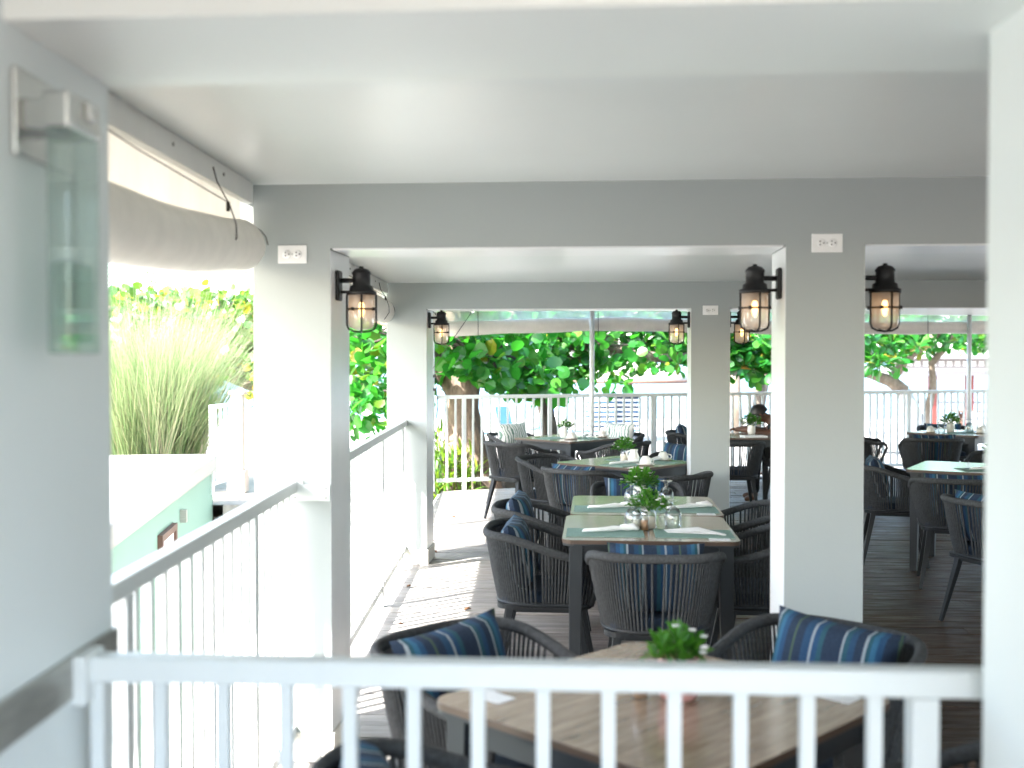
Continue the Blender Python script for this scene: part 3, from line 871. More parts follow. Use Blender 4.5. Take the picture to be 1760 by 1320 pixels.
table("near", .365, 2.69, 45, "bare oak topped table turned corner-on behind the front railing")
table("pa", .655, 5.405, -4.3, "front one of the two joined tables with sage placemats")
table("pb", .735, 6.22, -4.3, "rear one of the two joined tables with sage placemats")
table("mid", .90, 8.76, 47, "pale topped table set with cups left of the rear column")
table("far", .57, 11.37, 45, "far table by the end railing with leaf print pillows around")
table("person", 2.36, 11.72, -4.3, "dark legged table the person is leaning on")
table("right", 3.43, 8.33, -31, "pale green looking table cut off by the cream pillar")
table("rfar", 4.86, 12.2, 42, "farthest table on the right set with goblets and cups")
table("hid", 3.55, 6.75, 20, "table hidden behind the cream pillar on the right")
def on(key, lx, ly, z=.7505):
    x, y, rz = TABS[key]; c, s = math.cos(R(rz)), math.sin(R(rz))
    return (x + lx * c - ly * s, y + lx * s + ly * c, z)

# ------------------------------------------------------------------ tableware
def placemat(key, lx, ly, rz, lab, sx=.185, sy=.115):
    o = MB().box((-sx, -sy, 0), (sx, sy, .003)).build("placemat", MATG)
    o.location = on(key, lx, ly); o.rotation_euler = (0, 0, R(TABS[key][2] + rz))
    tag(o, "sage green placemat " + lab, "placemat", "sage green placemats")
def make_napkin():
    n = MB(); vs = []
    prof = [(-.13, .004), (-.12, .012), (-.08, .015), (-.03, .017), (.02, .019), (.06, .018), (.09, .021), (.12, .024), (.14, .014)]
    prof = [(x, r_ * .72) for x, r_ in prof]
    n.tube([(x, .008 * math.sin(x * 30), r_ + .001) for x, r_ in prof], [r_ * (1 + .12 * math.sin(x * 90)) for x, r_ in prof], 12, sq=.85)
    n.tube([(x, .006 * math.sin(x * 30) + .012, r_ * 1.1 + .004) for x, r_ in prof[5:]], [r_ * .8 for x, r_ in prof[5:]], 10)
    return n.mesh("napkin_roll")
napm = make_napkin()
def napkin(key, lx, ly, rz, lab, z=.754):
    o = link("napkin_roll", napm, LINEN); o.location = on(key, lx, ly, z); o.rotation_euler = (0, 0, R(TABS[key][2] + rz))
    tag(o, "rolled white napkin " + lab, "napkin", "rolled white napkins")
def make_goblet():   # standing upside down on its rim
    o = empty("goblet")
    MB().lathe([(.036, 0), (.040, .025), (.0425, .05), (.040, .075), (.028, .098), (.013, .108), (.0105, .112), (.013, .118), (.0105, .125), (.012, .131), (.031, .138), (.0335, .141), (.0325, .143), (0, .1425)], 24).build("bowl", GLASS, o)
    MB().lathe([(.0345, .001), (.0385, .025), (.041, .05), (.0385, .074), (.026, .096), (0, .102)], 24).build("bowl_lining", GLASS, o)
    return o
gob = [None]
def goblet(key, lx, ly, lab, z=.7505):
    o = make_goblet() if gob[0] is None else copy_tree(gob[0])
    gob[0] = gob[0] or o
    o.location = on(key, lx, ly, z)
    tag(o, "upturned clear goblet " + lab, "goblet", "upturned glass goblets")
def make_cup():
    o = empty("coffee_cup")
    MB().lathe([(0, .0), (.040, .0), (.062, .006), (.074, .012), (.075, .014), (.06, .010), (.04, .006), (0, .006)], 24).build("saucer", CHINA, o)
    MB().lathe([(.043, .008), (.044, .02), (.041, .04), (.034, .056), (.026, .064), (.024, .070), (.018, .071), (0, .069)], 24).build("cup", CHINA, o)
    MB().tube([(.041, 0, .018), (.058, 0, .016), (.067, 0, .028), (.062, 0, .044), (.036, 0, .052)], .0048, 8).build("handle", CHINA, o)
    return o
cup0 = [None]
def cup(key, lx, ly, rz, lab):
    o = make_cup() if cup0[0] is None else copy_tree(cup0[0])
    cup0[0] = cup0[0] or o
    o.location = on(key, lx, ly); o.rotation_euler = (0, 0, R(rz))
    tag(o, "upturned white cup on its saucer " + lab, "cup", "upturned cups on saucers")
def make_shaker(fill):
    o = empty("shaker")
    MB().lathe([(.0, .0), (.019, .0), (.021, .004), (.021, .055), (.016, .068), (.015, .072)], 12).build("glass_body", GLASS, o)
    MB().lathe([(0, .003), (.0185, .003), (.0185, .048), (0, .050)], 12).build("contents", fill, o)
    MB().lathe([(.0165, .070), (.0175, .073), (.0175, .084), (.013, .090), (0, .092)], 12).build("lid", TIN, o)
    return o
def shaker(key, lx, ly, fill, lab):
    o = make_shaker(fill); o.location = on(key, lx, ly); tag(o, lab, "shaker", "salt and pepper shakers")
def jug(key, lx, ly, lab):
    o = empty("milk_jug")
    MB().lathe([(0, 0), (.036, 0), (.044, .02), (.045, .045), (.032, .075), (.027, .088), (.033, .105), (.030, .106), (.024, .09), (.02, .07), (0, .06)], 20).build("jug_body", CHINA, o)
    MB().tube([(.03, 0, .095), (.055, 0, .088), (.06, 0, .06), (.044, 0, .035)], .005, 8).build("handle", CHINA, o)
    o.location = on(key, lx, ly); o.rotation_euler = (0, 0, R(150)); tag(o, lab, "jug", "white milk jugs")
def card(key, lx, ly, rz, lab):
    o = MB().prism(rrect(.048, .030, .006, 3), 0, .0015).build("menu_card", CARD)
    o.location = on(key, lx, ly); o.rotation_euler = (0, 0, R(TABS[key][2] + rz)); tag(o, lab, "card", "white cards on tables")

# --- leaves by numpy
def leaf_template(kind):
    if kind == 'round':     # sea grape: nearly round, folded along the rib; unit length along +x
        pts = [(0, 0, 0), (.12, .30, .06), (.42, .50, .09), (.78, .40, .05), (1.0, 0, -.04), (.78, -.40, .05), (.42, -.50, .09), (.12, -.30, .06), (.5, 0, .0)]
        f = [(8, 0, 1), (8, 1, 2), (8, 2, 3), (8, 3, 4), (8, 4, 5), (8, 5, 6), (8, 6, 7), (8, 7, 0)]
    elif kind == 'obov':    # almond: broad towards the tip
        pts = [(0, 0, 0), (.3, .09, .03), (.65, .24, .05), (.9, .19, .0), (1.0, 0, -.06), (.9, -.19, .0), (.65, -.24, .05), (.3, -.09, .03), (.6, 0, 0)]
        f = [(8, 0, 1), (8, 1, 2), (8, 2, 3), (8, 3, 4), (8, 4, 5), (8, 5, 6), (8, 6, 7), (8, 7, 0)]
    elif kind == 'herb':
        pts = [(0, 0, 0), (.35, .20, .05), (.75, .17, .03), (1, 0, -.1), (.75, -.17, .03), (.35, -.20, .05)]
        f = [(0, 1, 2, 3), (0, 3, 4, 5)]
    elif kind == 'blade':
        pts = [(0, .05, 0), (0, -.05, 0), (.35, .055, .08), (.35, -.055, .08), (.7, .035, .05), (.7, -.035, .05), (1, 0, -.1)]
        f = [(0, 1, 3, 2), (2, 3, 5, 4), (4, 5, 6)]
    return np.array(pts, float), f
def leaves_mesh(name, pos, dirs, ups, sizes, kind):
    P, F = leaf_template(kind)
    n = len(pos)
    d = dirs / np.linalg.norm(dirs, axis=1)[:, None]
    y = np.cross(ups, d); y /= (np.linalg.norm(y, axis=1)[:, None] + 1e-9)
    z = np.cross(d, y)
    V = pos[:, None, :] + sizes[:, None, None] * (P[None, :, 0:1] * d[:, None, :] + P[None, :, 1:2] * y[:, None, :] + P[None, :, 2:3] * z[:, None, :])
    V = V.reshape(-1, 3)
    k = len(P)
    me = bpy.data.meshes.new(name)
    nl = sum(len(f) for f in F)
    me.vertices.add(len(V)); me.vertices.foreach_set("co", V.ravel())
    me.loops.add(nl * n); me.polygons.add(len(F) * n)
    fl = np.concatenate([np.array(f) for f in F])
    li = (np.arange(n)[:, None] * k + fl[None, :]).ravel()
    me.loops.foreach_set("vertex_index", li.astype(np.int32))
    ls = np.cumsum([0] + [len(f) for f in F])[:-1]
    starts = (np.arange(n)[:, None] * nl + ls[None, :]).ravel()
    me.polygons.foreach_set("loop_start", starts.astype(np.int32))
    me.update(calc_edges=True); me.validate()
    return me
def rnd_dirs(n): 
    a = rng.normal(size=(n, 3)); return a / np.linalg.norm(a, axis=1)[:, None]

def plant(key, lx, ly, pot, lab, sc=1.0, n=170, z0=.7505):
    o = empty("potted_herb", on(key, lx, ly, z0), 0, lab, "plant", "potted table plants")
    if pot == 'jar':
        MB().lathe([(0, 0), (.036, 0), (.038, .004), (.038, .075), (.031, .09), (.031, .1)], 16).build("glass_jar", GLASS, o)
        MB().lathe([(0, .003), (.034, .003), (.034, .055), (0, .06)], 14).build("filling", SALT, o)
        h0 = .10
    elif pot == 'pink':
        MB().lathe([(0, 0), (.038, 0), (.047, .008), (.05, .04), (.05, .098), (.046, .1), (.046, .09), (0, .088)], 20).build("pot", PINK, o); h0 = .10
    else:
        MB().lathe([(0, 0), (.036, 0), (.043, .03), (.040, .09), (.037, .105), (.034, .1), (0, .095)], 20).build("pot", CHINA, o); h0 = .105
    dirs = rnd_dirs(n); dirs[:, 2] = np.abs(dirs[:, 2]) * .8 + .1
    rad = rng.uniform(.25, 1, n) ** .6
    pos = dirs * rad[:, None] * np.array([.085, .085, .10]) * sc + np.array([0, 0, h0 - .01])
    ld = dirs * .8 + rnd_dirs(n) * .7; ld[:, 2] += .2
    me = leaves_mesh("foliage", pos, ld, rnd_dirs(n) * .5 + np.array([0, 0, 1]), rng.uniform(.028, .05, n) * sc, 'herb')
    f = link("foliage", me, HERB, o); f["kind"] = "stuff"
    st = MB()
    for i in range(14):
        d = dirs[i]; st.tube([(0, 0, h0 - .02), (d[0] * .03, d[1] * .03, h0 + .03), tuple(pos[i])], .0014, 4)
    st.build("stems", HERB, o)
    fl = MB()
    for i in range(9):
        d = Vector(dirs[20 + i]); p = Vector((d.x * .098 * sc, d.y * .098 * sc, h0 + .01 + abs(d.z) * .085 * sc))
        for k in range(5):
            a = 2 * math.pi * k / 5
            c = p + Vector((math.cos(a) * .006, math.sin(a) * .006, .002))
            fl.lathe([(0, -.003), (.0045, 0), (0, .003)], 5, tuple(c))
    q = fl.build("flowers", PETAL, o); q["kind"] = "stuff"
plant("near", .035, -.02, 'pink', "green herb in a pink pot on the nearest table", .80, 210)
shaker("near", -.03, .045, PEPPER, "brown filled shaker beside the pink pot on the nearest table")
card("near", -.28, .30, 90, "small white card on the left corner of the nearest table")
card("near", .31, -.29, 90, "small white card on the right corner of the nearest table")
# joined tables
for key, nm, yy in (("pa", "front", 0.0), ("pb", "rear", 0.0)):
    placemat(key, -.205, -.19, 0, f"on the left half of the {nm} joined table", .18, .12)
    placemat(key, .205, -.19, 0, f"on the right half of the {nm} joined table", .18, .12)
    napkin(key, -.185, -.17, 14, f"on the left placemat of the {nm} joined table")
    goblet(key, -.07, -.09, f"on the left of the {nm} joined table")
    goblet(key, .12, -.05, f"on the right of the {nm} joined table")
    card(key, .31, -.345, 0, f"small white card at the right front corner of the {nm} joined table")
napkin("pb", .23, -.15, 22, "on the right placemat of the rear joined table")
# flat folded napkin on the front right placemat
fn = MB(); fn.add([(-.13, .04, .006), (-.11, -.03, .003), (.02, -.02, .012), (.15, -.075, .003), (.155, -.06, .005), (.03, .03, .022), (-.05, .025, .016)],
                  [(0, 1, 2, 6), (6, 2, 5), (2, 3, 4, 5)]); fn.add([(-.13, .04, .003), (.03, .03, .003), (.155, -.06, .003), (-.11, -.03, .0025)], [(0, 1, 2, 3)])
o = fn.build("folded_napkin", LINEN); o.location = on("pa", .20, -.17, .754); o.rotation_euler = (0, 0, R(-8)); tag(o, "loosely folded white napkin on the right placemat of the front joined table", "napkin")
sm = o.modifiers.new("solid", 'SOLIDIFY'); sm.thickness = .002
plant("pa", .005, -.03, 'jar', "green herb in a glass jar on the front joined table", .95, 190)
shaker("pa", -.055, -.075, SALT, "pale filled shaker on the front joined table")
shaker("pa", -.018, -.095, PEPPER, "brown filled shaker on the front joined table")
plant("pb", -.02, .02, 'white', "white flowering herb in a white pot on the rear joined table", 1.1, 210)
shaker("pb", -.04, -.09, SALT, "shaker beside the white pot on the rear joined table")
# pale table
for lx, ly, rz, n_ in ((-.19, -.12, 0, "left"), (.12, -.19, 90, "near"), (.18, .12, 0, "right")):
    placemat("mid", lx, ly, rz, f"at the {n_} side of the pale topped table", .17, .12)
napkin("mid", -.17, -.10, -20, "at the left of the pale topped table"); napkin("mid", .12, -.15, 5, "at the right of the pale topped table")
cup("mid", -.12, -.27, 20, "near the front corner of the pale topped table"); cup("mid", .29, -.14, 0, "at the right end of the pale topped table")
jug("mid", -.03, -.09, "white milk jug in the middle of the pale topped table"); goblet("mid", .17, .12, "beyond the centre of the pale topped table")
plant("mid", .0, .02, 'jar', "green herb in a glass jar on the pale topped table", .95, 170)
# far table
placemat("far", -.18, .05, 0, "on the left of the far table", .16, .12); placemat("far", .05, -.2, 90, "on the near side of the far table", .16, .12)
cup("far", -.13, -.16, 0, "at the left of the far table"); cup("far", .30, -.20, 0, "at the right of the far table")
jug("far", -.06, .0, "white milk jug on the far table"); goblet("far", .14, .12, "on the far table by the end railing"); napkin("far", .15, -.1, 30, "on the far table by the end railing")
plant("far", .02, .05, 'jar', "green and brown herb on the far table", .9, 120)
# person's table
plant("person", .17, .16, 'white', "green plant in a white pot in front of the person", 1.15, 190)
o = MB().box((-.12, -.08, 0), (.12, .08, .012)).build("booklet", PAPER); o.location = on("person", .14, -.22); o.rotation_euler = (0, 0, R(8)); tag(o, "open papers under the arm of the reading person", "papers")
# right tables
placemat("right", .12, -.16, 30, "on the pale green table at the right", .19, .12); napkin("right", .12, -.15, 40, "on the pale green table at the right")
plant("right", .16, .10, 'jar', "green herb in a jar at the edge of the cream pillar", 1.05, 170)
placemat("rfar", -.15, -.1, 0, "at the left of the farthest right table", .17, .12); placemat("rfar", .15, -.18, 90, "at the near side of the farthest right table", .17, .12)
plant("rfar", -.06, .05, 'white', "green herb in a white pot on the farthest right table", 1.1, 170)
goblet("rfar", -.20, .08, "left of the pot on the farthest right table"); goblet("rfar", .02, -.12, "right of the pot on the farthest right table"); goblet("rfar", .12, -.08, "nearest the pole on the farthest right table")
cup("rfar", -.29, .16, 0, "at the left of the farthest right table"); cup("rfar", -.03, -.27, 0, "at the front of the farthest right table"); cup("rfar", .25, -.17, 0, "at the right of the farthest right table")
napkin("rfar", .1, -.24, 20, "on the farthest right table")

# ------------------------------------------------------------------ person reading at the table
def skin_body(name, joints, edges, mat, parent, sub=2, root=0):
    me = bpy.data.meshes.new(name)
    me.from_pydata([j[0] for j in joints], edges, [])
    o = bpy.data.objects.new(name, me); COL.objects.link(o); o.parent = parent
    me.materials.append(mat)
    sk = o.modifiers.new("skin", 'SKIN'); sk.use_smooth_shade = True
    lay = me.skin_vertices[0].data
    for i, j in enumerate(joints):
        r = j[1]; lay[i].radius = r if isinstance(r, tuple) else (r, r)
        lay[i].use_root = (i == root)
    ss = o.modifiers.new("sub", 'SUBSURF'); ss.levels = sub; ss.render_levels = sub
    return o
# local frame: faces +x, seat at z=.48
pr = empty("person", (2.98, 12.14, 0), R(172), "person in a black shirt bent over papers at the table", "person")
J = [((-.08, 0, .56), (.15, .12)), ((-.02, 0, .72), (.135, .10)), ((.08, 0, .82), (.14, .095)), ((.17, 0, .885), (.065, .065)), ((.215, 0, .905), (.050, .050)),
     ((.265, 0, .92), (.066, .072)), ((.305, 0, .945), (.074, .076)), ((.33, 0, .975), (.05, .055)),
     ((.10, .17, .84), .055), ((.20, .24, .74), .048), ((.42, .16, .785), .038), ((.50, .12, .785), .028), ((.56, .10, .782), .022),
     ((.10, -.17, .84), .055), ((.20, -.24, .74), .048), ((.40, -.10, .785), .038), ((.48, -.05, .785), .028), ((.54, -.03, .782), .022),
     ((-.05, .10, .55), .085), ((.34, .13, .54), .07), ((.36, .14, .25), .05), ((.34, .14, .06), .038), ((.46, .15, .035), .03),
     ((-.05, -.10, .55), .085), ((.34, -.13, .54), .07), ((.36, -.14, .25), .05), ((.34, -.14, .06), .038), ((.46, -.15, .035), .03)]
E = [(0, 1), (1, 2), (2, 3), (3, 4), (4, 5), (5, 6), (6, 7), (2, 8), (8, 9), (9, 10), (10, 11), (11, 12), (2, 13), (13, 14), (14, 15), (15, 16), (16, 17), (0, 18), (18, 19), (19, 20), (20, 21), (21, 22), (0, 23), (23, 24), (24, 25), (25, 26), (26, 27)]
skin_body("body", J, E, SKIN, pr)
k_ = 1.13
Js = [((-.08, 0, .55), (.165, .135)), ((-.02, 0, .72), (.15, .115)), ((.08, 0, .82), (.155, .11)), ((.165, 0, .88), (.076, .076)), ((.10, .17, .84), .068), ((.17, .225, .76), .062), ((.10, -.17, .84), .068), ((.17, -.225, .76), .062)]
skin_body("shirt", Js, [(0, 1), (1, 2), (2, 3), (2, 4), (4, 5), (2, 6), (6, 7)], SHIRT, pr)
Jt = [((-.08, 0, .54), (.16, .125)), ((-.05, .10, .55), .10), ((.33, .13, .54), .085), ((.355, .14, .26), .065), ((.345, .14, .09), .055), ((-.05, -.10, .55), .10), ((.33, -.13, .54), .085), ((.355, -.14, .26), .065), ((.345, -.14, .09), .055)]
skin_body("trousers", Jt, [(0, 1), (1, 2), (2, 3), (3, 4), (0, 5), (5, 6), (6, 7), (7, 8)], SHIRT, pr)
for sy, nm in ((1, 0), (-1, 1)):
    base = J[12 if sy > 0 else 17][0]
    for q, (dx, dy, ln) in enumerate(((.0, .026, .06), (.004, .010, .07), (.002, -.006, .066), (-.004, -.022, .052))):
        b0 = Vector(base) + Vector((-.005 + dx, dy, 0))
        skin_body("finger", [(tuple(b0), .0095), (tuple(b0 + Vector((ln * .5, dy * .3, .006))), .009), (tuple(b0 + Vector((ln, dy * .4, -.012))), .007)], [(0, 1), (1, 2)], SKIN, pr, 1)
    b0 = Vector(base) + Vector((-.04, -.022 * sy, 0))
    skin_body("thumb", [(tuple(b0), .011), (tuple(b0 + Vector((.025, -.022 * sy, .0))), .010), (tuple(b0 + Vector((.05, -.028 * sy, -.008))), .008)], [(0, 1), (1, 2)], SKIN, pr, 1)
hm = MB()
HD = Matrix.Translation((.290, 0, .950)) @ Matrix.Rotation(R(42), 4, 'Y')
vs = []; fs = []; n1, n2 = 10, 20
for i in range(n1 + 1):
    th = math.pi * .60 * i / n1
    for j in range(n2):
        a = 2 * math.pi * j / n2
        front = max(0, math.cos(a))
        t2 = th * (1 - .30 * front ** 2)
        r_ = 1 + .02 * math.sin(7 * a + 5 * th)
        vs.append((.098 * r_ * math.sin(t2) * math.cos(a) - .008, .083 * r_ * math.sin(t2) * math.sin(a), .100 * r_ * math.cos(t2) + .008))
fs = [(i * n2 + j, i * n2 + (j + 1) % n2, (i + 1) * n2 + (j + 1) % n2, (i + 1) * n2 + j) for i in range(n1) for j in range(n2)]
hm.add(vs, fs, True, m=HD); hm.build("hair", HAIR, pr)
fc = MB()
fc.add([(.088, 0, .01), (.090, .012, -.035), (.112, 0, -.032), (.090, -.012, -.035)], [(0, 1, 2), (0, 2, 3), (1, 3, 2)], True, m=HD); fc.build("nose", SKIN, pr)
for sy in (-1, 1):
    MB().lathe([(0, -.022), (.012, -.012), (.014, .006), (.008, .02), (0, .024)], 8, m=HD @ Matrix.Translation((0, sy * .083, -.015)) @ Matrix.Diagonal((1, .45, 1, 1))).build("ear", SKIN, pr)
    MB().lathe([(0, -.006), (.009, 0), (0, .006)], 8, m=HD @ Matrix.Translation((.078, sy * .03, .0))).build("eye", DARK, pr)
MB().cbox((.086, 0, -.062), (.012, .045, .008), m=HD).build("mouth", BROWN, pr)

# ------------------------------------------------------------------ green service building on the left
wd = Vector((630 - 880, 1925, 0)).normalized(); wn = Vector((wd.y, -wd.x, 0))      # wall direction and outward (right) normal
W0 = Vector((-2.82, 8.05, 0)) - wd * 5.5; WL = 10.35
WM = Matrix.Translation(W0) @ Matrix.Rotation(math.atan2(wd.y, wd.x), 4, 'Z')       # x along wall, -y towards the deck
sbld = empty("service_building", W0, math.atan2(wd.y, wd.x), "low mint green building with a white flat roof left of the deck", "building")
MB().box((0, 0, -2.399), (WL, 4.5, .26)).build("wall", MINT, sbld)
MB().box((-.06, -.05, .262), (WL + .05, 4.55, .45)).build("roof_slab", SLAB, sbld, .03, 3)
for x0, w_, zt in ((6.9, .75, .06), (9.0, .65, -.62)):
    d = empty("door", (0, 0, 0)); d.parent = sbld
    MB().box((x0 + .06, -.02, -2.39), (x0 + w_ - .06, -.004, zt - .06)).build("leaf_panel", TRIM, d)
    f = MB(); f.box((x0, -.045, -2.39), (x0 + .06, -.002, zt)); f.box((x0 + w_ - .06, -.045, -2.39), (x0 + w_, -.002, zt)); f.box((x0 + .0605, -.045, zt - .06), (x0 + w_ - .0605, -.002, zt)); f.build("door_frame", BROWN, d)
    MB().cbox((x0 + w_ - .12, -.035, zt - 1.05), (.03, .03, .12)).build("handle", STEEL, d)
tag(MB(WM).box((8.05, -.06, .0), (8.12, -.002, .12)).build("junction_box", STEEL), "small grey box on the mint green wall", "box")
# upper terrace behind the building
tb = MB(); tb.add([(-30, 10.4, -.12), (-3.3, 12.75, -.12), (-1.35, 12.9, -.12), (-1.35, 30, -.22), (-30, 30, -.22)], [(0, 1, 2, 3, 4)]); tb.add([(-3.3, 12.75, -2.4), (-1.35, 12.9, -2.4), (-1.35, 12.9, -.12), (-3.3, 12.75, -.12)], [(0, 1, 2, 3)])
tag(tb.build("upper_terrace", SAND), kind="structure")
# gate railing, pink post and brown pillar
railing("short white gate rail beside the tall grass", (-3.42, 12.7), (-3.33, 13.75), 1.02, (0.03, .98), .16, .165)
gp = empty("gate_post", (-3.42, 13.95, -.12), 0, "pale pink gate post with a stepped base beyond the green building", "post")
MB().box((-.075, -.075, 0), (.075, .075, 1.22)).build("shaft", ROSEP, gp, .01); MB().box((-.11, -.11, .001), (.11, .11, .28)).build("base", ROSEP, gp, .01); MB().box((-.10, -.10, 1.2205), (.10, .10, 1.27)).build("cap", ROSEP, gp, .01)
gp = empty("brown_pillar", (-4.03, 14.2, -.12), 0, "squat brown pillar with dark cap beside the tall grass", "pillar")
MB().box((-.12, -.12, 0), (.12, .12, 1.09)).build("shaft", ROSEP, gp, .01); MB().box((-.13, -.13, 1.0905), (.13, .13, 1.14)).build("cap", BROWN, gp, .008)
MB().box((-.045, -.045, 0), (.045, .045, .0)).v
railing("low white railing behind the tall grass", (-5.6, 14.6), (-4.05, 14.45), .9, (0.05, .8, 1.5), .12, .16)

# ------------------------------------------------------------------ vegetation
def branch_path(p0, p1, wig=.1, n=6, seed=0):
    r_ = random.Random(seed); p0 = Vector(p0); p1 = Vector(p1); pts = []
    for i in range(n + 1):
        f = i / n; q = p0.lerp(p1, f)
        if 0 < i < n: q += Vector((r_.uniform(-wig, wig), r_.uniform(-wig, wig), r_.uniform(-wig, wig) + .25 * wig * math.sin(math.pi * f)))
        pts.append(q)
    return pts
def crown(parent, tips, per, spread, size, kind, mat, n_single=120, up=.5, seed=1, flat=.7, cam_first=True):
    g = np.random.default_rng(seed)
    T = np.array([tuple(t) for t in tips]); n = len(T) * per
    base = np.repeat(T, per, axis=0)
    dirs = g.normal(size=(n, 3)); dirs /= np.linalg.norm(dirs, axis=1)[:, None]
    dirs[:, 2] = dirs[:, 2] * .75 + (.25 if kind == 'obov' else -.02)
    pos = base + dirs * g.uniform(.15, 1, n)[:, None] ** .7 * spread * np.array([1, 1, flat])
    if kind == 'obov':
        pos = base + dirs * .04; dirs2 = dirs
    else:
        dirs2 = dirs * .6 + g.normal(size=(n, 3)) * .6; dirs2[:, 2] -= .25
    ups = g.normal(size=(n, 3)) * .55 + np.array([-.3, -.35, up])
    sz = (.45 + .8 * g.beta(2, 1.6, n)) * size
    dist = np.linalg.norm(pos - np.array([0, 0, EYE]), axis=1)
    order = np.argsort(dist); single = order[:n_single]; rest = order[n_single:]
    me = leaves_mesh("foliage", pos[rest], dirs2[rest], ups[rest], sz[rest], kind)
    c = link("crown", me, mat, parent); c["kind"] = "stuff"
    if n_single:
        P, F = leaf_template(kind)
        lm = bpy.data.meshes.new("leaf"); lm.from_pydata([tuple(p) for p in P], [], F); lm.materials.append(mat); lm.update()
        for i in single:
            d = Vector(dirs2[i]).normalized(); u = Vector(ups[i]); y = u.cross(d).normalized(); z = d.cross(y)
            M = Matrix((d, y, z)).transposed().to_4x4()
            o = bpy.data.objects.new("leaf", lm); COL.objects.link(o); o.parent = c
            o.matrix_local = Matrix.Translation(Vector(pos[i])) @ M @ Matrix.Scale(sz[i], 4)
    return c
def tips_in(n, boxes, seed):
    r_ = random.Random(seed); out = []
    tot = sum(b[6] if len(b) > 6 else 1 for b in boxes)
    for b in boxes:
        k = int(n * (b[6] if len(b) > 6 else 1) / tot)
        for _ in range(k): out.append((r_.uniform(b[0], b[1]), r_.uniform(b[2], b[3]), r_.uniform(b[4], b[5])))
    return out
def limb_to(m, start, tips, r0, r1, seed, every=3):
    for i, t in enumerate(tips):
        if i % every: continue
        p = branch_path(start[i % len(start)], t, .12, 5, seed + i)
        m.tube(p, [r0 + (r1 - r0) * k / 5 for k in range(6)], 6)
# 1 sea grape at the deck corner
t1 = empty("sea_grape_tree", (0, 0, 0), 0, "sea grape tree with a thick gnarled trunk at the deck corner", "tree")
tk = MB()
bx, by = -.62, 14.25
tk.tube([(bx + .22, by, -.5), (bx + .16, by, -.1), (bx + .06, by, .4), (bx - .02, by, .9), (bx + .0, by + .03, 1.35), (bx - .15, by + .05, 1.8), (bx - .35, by, 2.4)], [.44, .34, .25, .22, .22, .2, .15], 14)
tk.tube([(bx + .3, by - .08, -.5), (bx + .2, by - .12, .2), (bx + .05, by - .1, .8), (bx + .12, by, 1.3), (bx + .4, by + .1, 1.9), (bx + .9, by + .2, 2.4)], [.2, .16, .12, .12, .10, .07], 10)
tk.tube([(bx - .2, by - .05, -.5), (bx - .12, by - .08, .3), (bx - .12, by, 1.1), (bx - .5, by, 1.8), (bx - 1.4, by - .1, 2.2)], [.22, .14, .11, .09, .05], 10)
for i in range(16):
    a = random.uniform(-.34, .40); q = random.uniform(.0, .5); zt = random.uniform(.9, 1.75)
    tk.tube([(bx + a * 1.15 + .1, by - .18 + .1 * abs(a), -.4), (bx + a * .85 + .06, by - .235 + .35 * a * a, .25), (bx + a * .6 + random.uniform(-.04, .04), by - .215 + .5 * a * a, .25 + q), (bx + a * .5, by - .19 + .6 * a * a, .5 + q * .8), (bx + a * .38 - .02, by - .13 + .6 * a * a, zt)], [.06, .045, .034, .026, .012], 7)
tk.build("trunk", BARK, t1)
tips1 = tips_in(150, [(-2.3, -1.1, 13.7, 15.2, .75, 2.45, 1.15), (-1.1, .35, 13.9, 15.6, 1.35, 2.45, 1.2), (-.3, .45, 14.3, 15.4, 1.10, 1.6, .30), (-1.15, -.25, 13.55, 13.95, 1.30, 2.2, .30), (-2.8, .9, 15.6, 17.2, 2.4, 3.6, .6), (-2.0, -1.2, 13.6, 14.6, .45, .9, .12)], 5)
lm_ = MB(); limb_to(lm_, [(bx - .2, by, 1.8), (bx + .4, by + .1, 1.9), (bx - .9, by, 2.0)], tips1, .035, .008, 10, 3); lm_.build("branches", BARK2, t1)
crown(t1, tips1, 13, .33, .180, 'round', GRAPE, 150, .5, 21)
# 2 leaning dark tree behind
t2 = empty("leaning_tree", (0, 0, 0), 0, "slim dark tree leaning behind the far table", "tree")
tk = MB(); tk.tube([(.78, 17.1, -.6), (.62, 17, .2), (.55, 17, .6), (.42, 17, 1.15), (.30, 17, 1.6), (.5, 17, 2.4)], [.16, .13, .125, .12, .10, .07], 10)
tk.build("trunk", BARK2, t2)
tips2 = tips_in(190, [(-.1, 2.9, 15.9, 18.2, 1.45, 2.5, 1), (0.1, 1.6, 16.0, 17.2, 1.10, 1.6, .28), (-.5, 3.2, 17.6, 19.5, 2.4, 3.6, .4)], 8)
lm_ = MB(); limb_to(lm_, [(.35, 17, 1.5), (.45, 17, 2.1)], tips2, .04, .008, 30, 3)
lm_.tube([(.4, 17, 1.7), (1.2, 16.8, 1.75), (2.2, 16.6, 1.55), (3.0, 16.4, 1.6)], [.09, .08, .07, .05], 8)
lm_.build("branches", BARK3, t2)
crown(t2, tips2, 14, .29, .155, 'round', GRAPE, 60, .5, 22)
